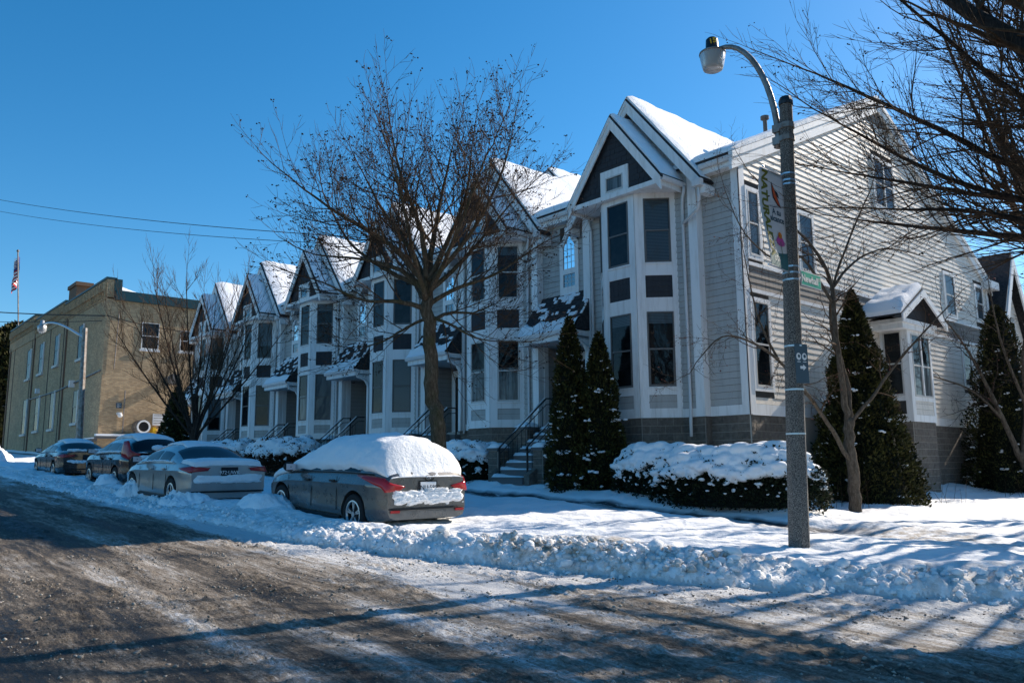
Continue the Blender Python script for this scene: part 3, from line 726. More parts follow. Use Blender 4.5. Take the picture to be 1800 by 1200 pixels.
    # eave fascia + gutter over the entry wall
    xe = xc - GAB_F + .1; b = MB(); b.box(xl - .2 if i < 5 else xl - .35, xe - .05, 16.93, YW, 9.0, 9.22); b.build("eave_fascia", "white_trim", H); gutter(H, (xl - .3, 16.93, 9.16), (xe - .1, 16.93, 9.16), h=.12, w=.12)
    # porch roof: steep shed, dark shingles, snow below
    y0p, y1p, z0p, z1p = 16.32, YW - .0, 5.47, 6.78; xa, xb = xl + .0, xl + 2.12
    xa0, xb0 = xa - .05 if False else xa - .18, xb + .12
    b = MB(); b.hexa([(xa0, y0p, z0p), (xb0, y0p, z0p), (xb0, y1p, z0p), (xa0, y1p, z0p), (xa0, y1p - .02, z1p), (xb0, y1p - .02, z1p), (xb0, y1p, z1p), (xa0, y1p, z1p)]); b.build("porch_roof", "roof_shingle", H)
    rows = 12; acc = MB(); sn = MB(); dy, dz = y1p - y0p, z1p - z0p; nL = hypot(dy, dz); ny_, nz_ = -dz / nL, dy / nL
    for r in range(rows):
        t0, t1 = r / rows, (r + 1) / rows; x = xa0 - random.uniform(0, .1)
        while x < xb0:
            w_ = random.uniform(.07, .17); a, c = max(x, xa0), min(x + w_ - .006, xb0); x += w_
            if c - a < .02: continue
            h = random.uniform(.014, .03)
            pt = lambda X, t, hh: (X, y0p + dy * t + ny_ * hh, z0p + dz * t + nz_ * hh)
            acc.hexa([pt(a, t0, h), pt(c, t0, h), pt(c, t0, 0), pt(a, t0, 0), pt(a, t1, .006), pt(c, t1, .006), pt(c, t1, 0), pt(a, t1, 0)])
            if r > 3 and fbm(a * 2.3 + i * 7, r * .45, 2) + random.uniform(-.28, .28) > .12 + .02 * r * (r < 9):
                s0, s1 = t0 + .5 / rows * random.random(), t1 + .01; hh = h + random.uniform(.006, .022); e = random.uniform(.0, .02)
                sn.hexa([pt(a + e, s0, hh), pt(c + .008, s0, hh), pt(c + .008, s0, 0), pt(a + e, s0, 0), pt(a + e, s1, hh + .004), pt(c + .008, s1, hh + .004), pt(c + .008, s1, 0), pt(a + e, s1, 0)])
    acc.build("porch_shingles", "roof_shingle", H, kind="stuff")
    P = []
    for kx in range(31):
        x = xa0 + (xb0 - xa0) * kx / 30; top = .30 + .10 * float(perlin(x * 2.3 + i * 3, .5)) + .06 * float(perlin(x * 9, i)); row = []
        for kt in range(9):
            t = top * kt / 8; hh = .075 * min(1, (8 - kt) / 1.6) * min(1, .55 + kt) * (1 + .25 * float(perlin(x * 3, t * 9))) + .008
            row.append((x, y0p - .09 * (kt == 0) + dy * t + ny_ * hh, z0p + dz * t + nz_ * hh - .02 * (kt == 0)))
        P.append(row)
    sn.grid([r[::-1] for r in P][::-1]); sn.grid([[r[0] for r in P], [(r[0][0], y0p - .10, z0p - .02) for r in P]])
    sn.build("porch_snow", "snow", H, smooth=False)
    b = MB(); b.box(xa0 + .02, xb0 - .02, y0p - .02, y0p + .10, 5.2, 5.455); b.build("porch_beam", "white_trim", H)
    gutter(H, (xa0 - .05, y0p - .02, 5.36), (xb0 + .02, y0p - .02, 5.36), h=.1, w=.09)
    b = MB(); b.box(xa0 + .03, xb0 - .03, y0p + .1, YW + .94, 5.24, 5.28); b.build("porch_ceiling", "soffit", H)
    for xx in (xa0 + .04, xb0 - .10):
        b = MB(); b.box(xx, xx + .07, y0p + .1, YW, 5.2, 5.44); b.build("porch_beam", "white_trim", H)
    b = MB(); b.prism([(xb0 - .12, 16.4, 5.22), (xb0 - .12, 16.97, 5.22), (xb0 - .12, 16.97, 4.55), (xb0 - .12, 16.93, 4.55), (xb0 - .12, 16.9, 4.8), (xb0 - .12, 16.75, 5.02), (xb0 - .12, 16.4, 5.12)], (.09, 0, 0)); b.build("bracket", "white_trim", H)
    downspout(H, [(xb0 - .03, y0p + .06, 5.36), (xb0 - .03, y0p + .1, 5.2), (xb0 + .0, 16.86, 4.95), (xb0 + .02, 16.9, 4.7), (xb0 + .02, 16.9, ZB)], r=.035)
    # recess: side wall of the neighbour, back wall and door
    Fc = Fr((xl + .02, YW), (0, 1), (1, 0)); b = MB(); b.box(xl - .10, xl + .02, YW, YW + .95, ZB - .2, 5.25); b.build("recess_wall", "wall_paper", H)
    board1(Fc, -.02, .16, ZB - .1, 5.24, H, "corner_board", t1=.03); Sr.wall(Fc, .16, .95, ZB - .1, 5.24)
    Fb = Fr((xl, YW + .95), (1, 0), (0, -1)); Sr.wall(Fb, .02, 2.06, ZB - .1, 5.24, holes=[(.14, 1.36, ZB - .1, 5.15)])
    for q in ((.14, .34, ZB - .15, 5.1), (1.16, 1.36, ZB - .15, 5.1), (.34, 1.16, 4.85, 5.1)): board1(Fb, *q, H, "door_casing", t1=.05)
    b = MB(); fbox(b, Fb, .34, 1.16, ZB - .1, 4.85, 0, .02)
    for z0, z1 in ((ZB + .1, 3.6), (3.75, 4.65)): fbox(b, Fb, .44, 1.06, z0, z1, .0, .028)
    D = b.build("door", "door_black", H); b = MB(); b.ball(Fb.p(1.06, 3.68, .06), .03); b.build("door_handle", "chrome", D)
    b = MB(); b.box(xl + .02, xc - 1.98, 16.75, YW + .95, zf, ZB - .12); b.build("porch_floor", "step_concrete", H)
    # --- stairs
    g0 = float(ground_fn(np.array([xl + 1.2]), np.array([14.6]))[0][0]); n = max(3, int(round((ZB - .12 - g0) / .19))); rise = (ZB - .12 - g0 + .02) / n
    xs0, xs1 = xl + .55, xl + 1.82
    for k in range(n):
        z1 = ZB - .12 - rise * k; y0 = 16.76 - .27 * (k + 1)
        if z1 < g0 - .05: break
        st = MB(); st.box(xs0, xs1, y0, y0 + .285, z1 - rise + .0, z1 - .035); st.box(xs0, xs1, y0 - .02, y0 + .285, z1 - .035, z1); so = st.build("step", "step_concrete", H)
        sb = MB(); Pp = []
        for a in range(13):
            u = a / 12; x = xs0 + (xs1 - xs0) * u; dpt = .07 * (1 - u) ** 2 + .02 + .015 * float(perlin(x * 3, k * 2.1))
            Pp.append([(x, y0 + (.05 if u > .3 else -.02) + .03 * float(perlin(x * 4, k)), z1 + .004), (x, y0 + .08, z1 + dpt), (x, y0 + .2, z1 + dpt * 1.1), (x, y0 + .29, z1 + dpt * 1.2)])
        sb.grid(Pp[::-1]); sb.build("step_snow", "snow", so, smooth=True)
    yb = 16.76 - .27 * n
    Fst = Fr((xs0 - .02, yb), (0, 1), (1, 0))
    b = MB(); b.prism([(xs0 - .22, yb + .05, zf), (xs0 - .22, yb + .05, g0 + .25), (xs0 - .22, 16.7, ZB - .3), (xs0 - .22, 16.9, ZB - .3), (xs0 - .22, 16.9, zf)], (.2, 0, 0)); b.build("stair_wall", "concrete_block", H)
    b = MB(); b.prism([(xs1 + .02, yb + .05, zf), (xs1 + .02, yb + .05, g0 + .25), (xs1 + .02, 16.7, ZB - .3), (xs1 + .02, 16.9, ZB - .3), (xs1 + .02, 16.9, zf)], (.2, 0, 0)); b.build("stair_wall", "concrete_block", H)
    def pier(x0, y0, w, zt):
        p = MB(); p.box(x0 + .03, x0 + w - .03, y0 + .03, y0 + w - .03, zf, zt - .08); P_ = p.build("stair_pier", "mortar", H)
        if near:
            for Fp in (Fr((x0 + .03, y0 + .03), (1, 0), (0, -1)), Fr((x0 + w - .03, y0 + .03), (0, 1), (1, 0))): blocks(P_, Fp, 0, w - .06, max(zf, zt - 1.3), zt - .085, False)
        c = MB(); c.box(x0 - .02, x0 + w + .02, y0 - .02, y0 + w + .02, zt - .08, zt); c.build("cap", "step_concrete", P_)
        s = MB(); nn = 8; Q = []
        for a in range(nn + 1):
            Q.append([(x0 - .03 + (w + .06) * a / nn, y0 - .03 + (w + .06) * c_ / nn, zt + .14 * (max(0, 1 - abs(2 * a / nn - 1) ** 3) * max(0, 1 - abs(2 * c_ / nn - 1) ** 3)) ** .5 * (1 + .3 * float(perlin(x0 + a * .4, c_ * .4)))) for c_ in range(nn + 1)])
        s.grid(Q); s.build("snow_cap", "snow", P_, smooth=True)
    pier(xs1 + .02, yb + .35, .42, g0 + .98); pier(xs0 - .62, yb + .35, .45, g0 + 1.0); pier(xs0 - .68, 16.1, .5, ZB - .05)
    # --- handrails
    for xr in (xs0 + .04, xs1 - .05):
        r_ = MB(); zt, zb_ = ZB - .12, g0; p0 = (xr, 16.72, zt + .92); p1 = (xr, yb + .25, zb_ + 1.0)
        r_.tube([(xr, 17.05, zt + .93), p0, p1, (xr, yb + .18, zb_ + .9)], .024, 6); r_.tube([(xr, 17.05, zt + .76), (xr, 16.72, zt + .74), (xr, yb + .25, zb_ + .82)], .014, 5); r_.tube([(xr, 16.7, zt + .1), (xr, yb + .25, zb_ + .16)], .016, 5)
        r_.box(xr - .022, xr + .022, 17.03, 17.075, zt, zt + .96); r_.box(xr - .022, xr + .022, yb + .22, yb + .265, zb_ - .2, zb_ + 1.0)
        rl = r_.build("handrail", "black_metal", H)
        sp = MB(); kk = 11
        for a in range(1, kk):
            t = a / kk; y = 16.72 + (yb + .25 - 16.72) * t; zz = zt + (zb_ - zt) * t
            sp.box(xr - .008, xr + .008, y - .008, y + .008, zz + .12, zz + .78 + .04)
        sp.build("balusters", "black_metal", rl)
        sn = MB(); sn.tube([(xr, 16.65, zt + .945), ((xr), yb + .3, zb_ + 1.02)], .018, 5); sn.build("rail_snow", "snow", rl)
    # --- foundation of the section and bay
    for F, a, c in ((Fr((XL, 16.25), (1, 0), (0, -1)), 0, 1.14), (Fr((XR, 16.25), (1, 1), (1, -1)), 0, 1.05), (Fr((xc - 2.0, YS + .03), (1, 0), (0, -1)), 0, .7), (Fr((xc + 1.3, YS + .03), (1, 0), (0, -1)), 0, .7)):
        blocks(H, F, a, c, zf, ZB - .005, near)
    b = MB(); b.prism([(XL, 16.26, zf), (XR, 16.26, zf), (XR + .74, 17.0, zf), (XL - .74, 17.0, zf)], (0, 0, ZB - zf - .01)); b.box(xc - 2.0, xc + 2.0, 17.0, 17.3, zf, ZB - .01); b.build("foundation_core", "mortar", H)
    S.done(); Sr.done()
    return H
UN = [townhouse(i) for i in range(6)]

# main roof over the row (one slab per house so that each house carries its own)
EY0, EZ0, RY, RZ, EY1, EZ1 = 16.84, 9.30, 25.7, 13.45, 34.7, 8.45
for i, H in enumerate(UN):
    xa, xb = (X0 - PITCH * i - 4.08 - (.3 if i == 5 else 0)), (X0 - PITCH * i + 2.02 if i else -10.72)
    th = .07; b = MB()
    b.prism([(xa, EY0, EZ0), (xa, RY, RZ), (xa, EY1, EZ1), (xa, EY1, EZ1 + th), (xa, RY, RZ + th), (xa, EY0, EZ0 + th)][::-1], (xb - xa, 0, 0)); b.build("main_roof", "roof_shingle", H)
    b = MB(); nu = max(6, int((xb - xa) / .35)); P = []
    ys = list(np.linspace(EY0 + .02, RY, 26)) + list(np.linspace(RY + .3, EY1, 10)); xs = np.linspace(xa, xb - .02, nu)
    for x in xs:
        row = [(x, ys[0], EZ0 + th * .9)]
        for y in ys:
            z = EZ0 + (RZ - EZ0) * (y - EY0) / (RY - EY0) if y <= RY else RZ + (EZ1 - RZ) * (y - RY) / (EY1 - RY)
            h = .17 * (1 + .3 * float(perlin(x * .8, y * .8)) + .12 * float(perlin(x * 3, y * 3)))
            if y < EY0 + .1: h *= .6
            if x > -10.95: h *= .75
            row.append((x, y, z + th + h))
        P.append(row)
    b.grid(P[::-1]); b.grid([P[-1], [(xb - .02, q[1], (EZ0 + (RZ - EZ0) * (q[1] - EY0) / (RY - EY0) if q[1] <= RY else RZ + (EZ1 - RZ) * (q[1] - RY) / (EY1 - RY)) + th * .8) for q in P[-1]]])
    b.build("main_roof_snow", "snow", H, smooth=True)

# ---------------------------------------------------------------- corner house: front strip and sunlit end wall
H = UN[0]; XE = -10.80
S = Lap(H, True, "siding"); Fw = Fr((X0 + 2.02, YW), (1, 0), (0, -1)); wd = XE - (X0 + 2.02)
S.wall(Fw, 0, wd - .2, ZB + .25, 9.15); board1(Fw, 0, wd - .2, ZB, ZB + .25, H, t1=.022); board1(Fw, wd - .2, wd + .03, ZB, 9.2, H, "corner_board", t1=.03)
b = MB(); b.box(X0 + 2.3, -10.75, 16.93, YW, 9.02, 9.22); b.build("eave_fascia", "white_trim", H); gutter(H, (X0 + 2.25, 16.93, 9.16), (-10.70, 16.93, 9.16), h=.12, w=.12)
b = MB(); b.box(X0 + 1.95, X0 + 2.035, 17.0, YW + .2, .2, ZB - .006); b.build("foundation_return", "concrete_block", H)
blocks(H, Fr((X0 + 2.0, YW + .03), (1, 0), (0, -1)), 0, wd - .02, .3, ZB - .005)
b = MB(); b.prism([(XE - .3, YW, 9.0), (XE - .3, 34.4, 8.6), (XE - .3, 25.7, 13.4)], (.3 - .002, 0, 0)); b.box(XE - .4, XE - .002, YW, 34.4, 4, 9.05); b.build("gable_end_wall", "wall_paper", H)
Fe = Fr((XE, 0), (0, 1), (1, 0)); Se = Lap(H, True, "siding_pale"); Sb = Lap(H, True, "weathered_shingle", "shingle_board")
def ecl(z): return (17.42 if z < 9.0 else EY0 + (z - EZ0 + .28) / (RZ - EZ0) * (RY - EY0), 34.15 if z < 8.2 else EY1 - (z - EZ1 + .28) / (RZ - EZ1) * (EY1 - RY))
WIN = [(17.50, 18.22, 3.45, 5.62, 0), (17.52, 18.02, 6.80, 8.52, 0), (20.05, 20.78, 6.80, 8.42, 0), (25.05, 26.4, 9.72, 11.30, 1), (30.1, 30.95, 6.75, 8.25, 0), (33.05, 33.75, 6.9, 8.2, 0), (31.2, 31.95, 4.25, 5.65, 0)]
holes = [(a - .1, b_ + .1, c - .14, d + .12) for a, b_, c, d, _ in WIN]; BY0, BY1 = 24.6, 26.25
holes_lo = holes + [(BY0 - .0, BY1 + .05, 2.7, 5.9)]
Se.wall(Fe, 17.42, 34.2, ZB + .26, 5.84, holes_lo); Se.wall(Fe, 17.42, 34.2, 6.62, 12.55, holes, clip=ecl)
Sb.wall(Fe, 17.42, 34.2, 5.93, 6.53, [(BY0 - .5, BY1 + .5, 5.5, 7)]); Sb.wall(Fe, 17.42, 34.2, 12.55, 13.3, clip=ecl)
for z0, z1, t in ((5.84, 5.93, .05), (6.53, 6.62, .04), (ZB, ZB + .26, .03)):
    for a, c in ((17.42, BY0 - .02), (BY1 + .07, 34.2)): board1(Fe, a, c, z0, z1, H, "belt_board", t1=t)
board1(Fe, 17.17, 17.42, ZB, 9.3, H, "corner_board", t1=.03); board1(Fe, 34.2, 34.42, ZB, 8.7, H, "corner_board", t1=.03)
for (a, c, z0, z1, d) in WIN:
    for q in ((a - .1, a, z0 - .1, z1 + .1), (c, c + .1, z0 - .1, z1 + .1), (a, c, z1, z1 + .1), (a, c, z0 - .1, z0)): board1(Fe, *q, H, "window_casing", t1=.045)
    window(Fe, a, c, z0, z1, H, "light", "curtain" if z0 > 6 and z0 < 9.8 and a < 19 else ("blind" if z0 > 6 else "room"), double=bool(d))
# rake boards of the end gable
for (ya, za, yb_, zb_) in ((EY0 - .02, EZ0 + .05, RY, RZ + .05), (RY, RZ + .05, EY1 + .1, EZ1 + .05)):
    for (d0, d1, x0, x1) in ((0, .16, XE, XE + .12), (.16, .46, XE, XE + .085)):
        q = MB(); q.prism([(x0, ya, za - d0), (x0, yb_, zb_ - d0), (x0, yb_, zb_ - d1), (x0, ya, za - d1)][::-1], (x1 - x0, 0, 0)); q.build("rake_board", "white_trim", H)
b = MB(); b.box(XE, XE + .35, 33.9, 34.75, 8.2, 8.5); b.build("eave_return", "white_trim", H)
blocks(H, Fr((XE - .02, 17.22), (0, 1), (1, 0)), 0, 1.8, .2, ZB - .005)
blocks(H, Fr((XE - .02, 26.2), (0, 1), (1, 0)), 0, 6.4, .2, ZB - .005)
b = MB(); b.box(XE - .3, XE - .03, 17.25, 34.3, 0, ZB - .01); b.build("foundation_core", "mortar", H)
b = MB(); b.box(XE, XE + .03, YW + .05, 19.4, ZB - .012, ZB + .0); b.build("foundation_snow", "snow", H)
# box bay on the end wall
BX = -10.0
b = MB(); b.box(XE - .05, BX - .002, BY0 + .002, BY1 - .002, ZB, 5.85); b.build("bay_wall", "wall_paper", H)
Fa = Fr((XE, BY0), (1, 0), (0, -1)); Fd = Fr((BX, BY0), (0, 1), (1, 0)); LW = BX - XE
for q in ((0, .1, ZB, 5.8), (LW - .16, LW + .03, ZB, 5.8), (.1, LW - .16, ZB, 3.0), (.1, LW - .16, 3.4, 3.55), (.1, LW - .16, 5.5, 5.8)): board1(Fa, *q, H, t1=.03)
window(Fa, .1, LW - .16, 3.55, 5.5, H, "light", "room")
Lb = BY1 - BY0
for q in ((0, .2, ZB, 5.8), (Lb - .15, Lb, ZB, 5.8), (.2, Lb - .15, ZB, 2.98), (.2, Lb - .15, 5.42, 5.8), (.2, Lb - .15, 3.40, 3.52)): board1(Fd, *q, H, t1=.032)
Se.wall(Fd, .2, Lb - .15, 2.98, 3.40); window(Fd, .2, Lb - .15, 3.52, 5.42, H, "light", "curtain2", double=True)
blocks(H, Fr((XE, BY0 + .03), (1, 0), (0, -1)), 0, LW - .03, .1, ZB - .005); blocks(H, Fr((BX - .03, BY0 + .03), (0, 1), (1, 0)), 0, Lb - .06, .1, ZB - .005)
b = MB(); b.box(XE, BX - .04, BY0 + .04, BY1 - .04, 0, ZB - .01); b.build("foundation_core", "mortar", H)
# its little roof: snow-covered hip on the left, gable facing the side street
b = MB(); b.box(XE, BX + .14, BY0 - .55, BY1 + .12, 5.52, 5.78); b.build("bay_cornice", "white_trim", H)
b = MB(); b.box(XE, BX + .20, BY0 - .64, BY1 + .18, 5.68, 5.80); b.build("bay_cornice", "white_trim", H)
gyc, gw, gz0, gz1, gx = 25.12, 1.62, 5.80, 6.72, BX + .36
b = MB()
for s in (-1, 1):
    p = [(XE, gyc, gz1), (XE, gyc + s * gw, gz0), (XE, gyc + s * gw, gz0 + .06), (XE, gyc, gz1 + .08)]
    b.prism(p if s > 0 else p[::-1], (gx - XE, 0, 0))
b.build("bay_roof", "roof_shingle", H)
b = MB(); b.prism([(BX + .02, gyc - gw + .15, gz0), (BX + .02, gyc + gw - .15, gz0), (BX + .02, gyc, gz1 - .05)], (.05, 0, 0)); b.build("gable_wall", "dark_shingle", H)
for s in (-1, 1):
    q = MB(); p = [(gx, gyc, gz1 + .03), (gx, gyc + s * gw, gz0 + .03), (gx, gyc + s * gw, gz0 - .17), (gx, gyc, gz1 - .19)]; q.prism(p if s > 0 else p[::-1], (.05, 0, 0)); q.build("rake_board", "white_trim", H)
for s, dep in ((-1, .30), (1, .07)):
    P = []
    for a in range(15):
        x = XE + (gx - .02 - XE) * a / 14; row = []
        for c in range(13):
            v = c / 12; y = gyc + s * gw * v; e = (min(1, (12 - c) / 1.3 + .12) * min(1, (14 - a) / 1.2 + .1)) ** .5
            row.append((x, y, gz1 + (gz0 - gz1) * v + .07 + dep * e * (.75 + .35 * v) * (1 + .15 * float(perlin(x * 3, y * 3)))))
        P.append(row)
    b = MB(); b.grid(P); b.grid([[r[-1] for r in P], [(r[-1][0], r[-1][1], gz0 + .05) for r in P]]); b.grid([P[-1], [(q[0], q[1], gz1 + (gz0 - gz1) * k / 12 + .06) for k, q in enumerate(P[-1])]]); b.build("bay_snow", "snow", H, smooth=True)
# vent pipe on the roof and a small dormer gable beyond the ridge
b = MB(); b.tube([(-12.27, 21.2, 11.2), (-12.27, 21.2, 12.05)], .065, 10); b.tube([(-12.27, 21.2, 12.0), (-12.27, 21.2, 12.09)], .13, 10); b.tube([(-12.27, 21.2, 11.3), (-12.27, 21.2, 11.42)], .12, 10); b.build("vent_pipe", "vent_pipe", H)
gable_roof(UN[1], -22.9, 13.7, 1.3, 12.3, 22.2, 26, .06, .14, name="dormer_roof"); rake(UN[1], -22.9, 13.72, 1.3, 12.32, 22.24, .2)
b = MB(); b.prism([(-23.9, 22.5, 12.0), (-21.9, 22.5, 12.0), (-21.9, 22.5, 12.5), (-22.9, 22.5, 13.5), (-23.9, 22.5, 12.5)], (0, 2, 0)); b.build("dormer_wall", "siding", UN[1])
S.done()

# ================================================================ BRICK BUILDING
BX0, BY = -58.0, 14.5
Bk = thing("brick_building", (BX0, BY, 2.2), "cream brick two-storey building with teal coping at the left, beyond the row", "building")
b = MB(); b.box(-92, BX0, BY, 34, 1.0, 13.1); b.build("wall", "cream_brick", Bk)
# stepped parapet along the street side, highest at the near corner
steps = [(-69.5, BX0, 14.45), (-80.5, -69.5, 14.7), (-92, -80.5, 15.2)]
for x0, x1, zt in steps:
    b = MB(); b.box(x0 + .003, x1, BY - .06, BY + .5, 13.0, zt - .12); b.build("parapet", "cream_brick", Bk)
    b = MB(); b.box(x0 + .003, x1 + .04, BY - .12, BY + .56, zt - .12, zt + .03); b.build("coping", "teal_coping", Bk)
b = MB(); b.box(BX0 - .5, BX0 + .22, BY + .5, 34, 12.95, 13.6); b.build("coping", "teal_coping", Bk)
b = MB(); b.box(BX0 - .3, BX0 + .04, BY + .4, BY + .9, 13.0, 14.4); b.build("coping", "teal_coping", Bk)
P = [[(BX0 - .45 + .4 * a / 5, BY + .7 + 2.6 * c / 9, 13.61 + .32 * max(0, 1 - c / 4.0) * (a > 0) * (a < 5) + .05) for c in range(10)] for a in range(6)]
b = MB(); b.grid(P); b.build("roof_snow", "snow", Bk, smooth=True)
b = MB(); x = -91.5
while x < BX0 - .3:
    zt = [s_[2] for s_ in steps if s_[0] <= x <= s_[1]][0] - .35
    b.box(x, x + .2, BY - .26, BY - .003, zt - .6, zt); b.box(x + .02, x + .18, BY - .16, BY - .002, zt - 1.0, zt - .6); x += .42
b.build("corbels", "cream_brick", Bk, kind="stuff")
for x in (-58.6, -68.6, -69.6, -74.3, -80.2, -81.4, -89.3, -91.2):
    b = MB(); b.box(x - .11, x + .11, BY - .1 if x in (-68.6, -80.2, -91.2) else BY - .02, BY, 2.0, 13.3); b.build("downpipe" if x in (-68.6, -80.2, -91.2) else "rust_streak", "brick_red" if x in (-68.6, -80.2, -91.2) else "stain", Bk) if x not in (-58.6,) else None
Fk = Fr((-92, BY), (1, 0), (0, -1))
for (xa, xb, za, zb_) in ((-64.9, -63.3, 9.5, 12.0), (-72.4, -70.8, 9.75, 12.2), (-78.0, -76.2, 9.6, 12.2), (-83.0, -81.2, 9.55, 12.2), (-65.1, -63.5, 4.85, 7.2), (-72.5, -70.8, 4.7, 7.7), (-78, -76.2, 4.75, 7.7), (-83.1, -81.2, 4.65, 7.7)):
    w_ = window(Fk, xa + 92, xb + 92, za, zb_, Bk, "dark", "room"); q = MB(); fbox(q, Fk, xa + 91.9, xb + 92.1, za - .18, za, 0, .16); q.build("window_sill", "light_frame", w_)
    q = MB(); fbox(q, Fk, xb + 92 - .07, xb + 92 + .04, za, zb_, .02, .12); q.build("casing", "white_trim", w_)
Fk2 = Fr((BX0, BY), (0, 1), (1, 0))
for (ya, yb_, za, zb_) in ((16.85, 18.0, 9.75, 11.6), (19.45, 20.5, 9.8, 11.3), (22.3, 23.4, 9.8, 11.3), (16.0 + 9, 26, 5, 7)):
    w_ = window(Fk2, ya - BY, yb_ - BY, za, zb_, Bk, "white", "room"); q = MB(); fbox(q, Fk2, ya - BY - .1, yb_ - BY + .1, za - .16, za, 0, .12); q.build("window_sill", "white_trim", w_)
b = MB(); b.box(-72.4, -70.0, 15.2, 16.3, 12.2, 16.1); b.box(-72.6, -69.8, 15.1, 16.4, 16.1, 16.4); b.build("chimney", "brick_red", Bk)
b = MB(); b.box(BX0, BX0 + .35, BY - .2, 26, 3.55, 3.72); b.box(-66, BX0, BY - .3, BY, 3.4, 3.55); b.build("ledge", "step_concrete", Bk)
b = MB(); b.box(BX0, BX0 + .38, BY - .2, 26, 3.725, 3.86); b.box(-66, BX0, BY - .33, BY, 3.555, 3.63); b.build("ledge_snow", "snow", Bk)
b = MB(); b.tube([(-80.5, BY - .06, 5.0), (-80.5, BY - .06, 7.6), (-70, BY - .06, 7.6), (-58.2, BY - .06, 8.1)], .06, 5); b.tube([(BX0 + .08, 15.3, 12.2), (BX0 + .08, 15.2, 8.2)], .035, 5); b.tube([(BX0 + .08, 16.0, 6.8), (BX0 + .08, 16.0, 3.0)], .045, 6); b.build("conduit", "grey_metal", Bk)
v_ = MB(); v_.tube([(BX0 + .0, 17.05, 4.35), (BX0 + 1.0, 17.05, 4.35)], .48, 16); VB = v_.build("vent_hood", "grey_metal", Bk, smooth=False)
v_ = MB(); n = 18; v_.tube([(BX0 + 1.0, 17.05, 4.35), (BX0 + 1.02, 17.05, 4.35)], .40, 16); v_.build("vent_mesh", "plastic_black", VB); v_ = MB()  # black disc added: darkness inside the hollow hood put into its colour
v_.grid([[(BX0 + x, 17.05 + r * cos(2 * pi * k / n), 4.35 + r * sin(2 * pi * k / n)) for k in range(n + 1)] for x, r in ((1.0, .32), (1.06, .34), (1.06, .43), (.9, .46))]); v_.build("vent_rim", "white_trim", VB)
v_ = MB(); v_.tube([(BX0, 18.8, 7.65), (BX0 + 1.2, 18.8, 7.65)], .30, 14); v_.tube([(BX0 + 1.0, 18.8, 7.65), (BX0 + 1.1, 18.8, 7.65)], .4, 14); VB = v_.build("vent_hood", "grey_metal", Bk)
b = MB(); b.box(BX0 + .02, BX0 + .4, 15.55, 15.8, 5.15, 5.3); b.ball((BX0 + .45, 15.68, 5.1), .16); b.build("security_light", "white_trim", Bk)
for (y0, y1, z0, z1, mt) in ((15.5, 15.85, 5.6, 5.95, "sign_slate"), (17.9, 18.75, 4.5, 5.3, "plate_white")):
    b = MB(); b.box(BX0 + .01, BX0 + .05, y0, y1, z0, z1); sg = b.build("wall_sign", mt, Bk)
    b = MB()
    for k in range(4): b.box(BX0 + .05, BX0 + .054, y0 + .06, y1 - .06 - .1 * (k % 2), z1 - (z1 - z0) * (.17 + .22 * k), z1 - (z1 - z0) * (.12 + .22 * k))
    b.build("sign_lines", ("grey_metal" if mt == "plate_white" else "ink_white"), sg)
b = MB(); b.tube([(BX0 + .02, 19.15, 4.85), (BX0 + .06, 19.15, 4.85)], .28, 16); sg = b.build("round_sign", "plate_white", Bk)
b = MB(); b.grid([[(BX0 + .065, 19.15 + r * cos(2 * pi * k / 18), 4.85 + r * sin(2 * pi * k / 18)) for k in range(19)] for r in (.2, .25)]); b.hexa([(BX0 + .066, 19.0, 4.98), (BX0 + .066, 19.04, 5.02), (BX0 + .066, 19.31, 4.73), (BX0 + .066, 19.27, 4.69), (BX0 + .07, 19.0, 4.98), (BX0 + .07, 19.04, 5.02), (BX0 + .07, 19.31, 4.73), (BX0 + .07, 19.27, 4.69)]); b.build("ring", "ink_red", sg)
b = MB(); b.box(BX0 + .1, BX0 + .7, 17.75, 17.95, 3.86, 4.35); tag(b.build("yellow_post", "yellow_paint"), "short yellow post by the round vent of the brick building", "post")
b = MB(); b.box(BX0 + .3, BX0 + .9, 18.1, 19.1, 3.0, 4.1); ub = tag(b.build("utility_box", "grey_metal"), "grey utility box with snow on top beside the yellow post", "utility box")
b = MB(); b.box(BX0 + .28, BX0 + .92, 18.08, 19.12, 4.1, 4.24); b.build("snow_cap", "snow", ub)
b = MB(); b.box(-65.4, -65.1, BY - .35, BY, 6.9 + .6, 8.0); b.box(-77.2, -76.8, BY - .3, BY, 7.9, 8.3); b.build("wall_lamp", "white_trim", Bk)

# flag pole
Fp = thing("flagpole", (-90.6, 14.9, 12.4), "thin flagpole with a limp striped flag above the brick building", "flagpole")
b = MB(); b.tube([(-90.6, 14.9, 14), (-91.9, 14.4, 23.3)], .07, 6); b.ball((-91.9, 14.4, 23.4), .14); b.build("pole", "grey_metal", Fp)
fl = MB(); rows = 13
for r in range(rows):
    P = []
    for k in range(9):
        u = k / 8; x = -91.9 - 1.0 * u * .9; z0 = 22.9 - 2.7 * r / rows - 1.1 * u; y = 14.45 + .22 * sin(u * 9 + r * .25)
        P.append([(x, y, z0), (x, y, z0 - 2.7 / rows)])
    mt = "flag_blue" if r < 6 else ("flag_red" if r % 2 == 0 else "ink_white"); k0 = len(fl.v)
    fl.grid(P[:5] if r < 6 else P, mt)
    if r < 6: fl.grid(P[4:], "flag_red" if r % 2 == 0 else "ink_white")
fo = fl.build("flag", None, Fp, smooth=True)
st = MB()
for a in range(4):
    for c in range(3): st.ball((-92.0 - .1 * a, 14.3, 22.6 - .38 * c - .12 * a), (.035, .16, .035), n=4, k=3)
st.build("stars", "ink_white", fo)

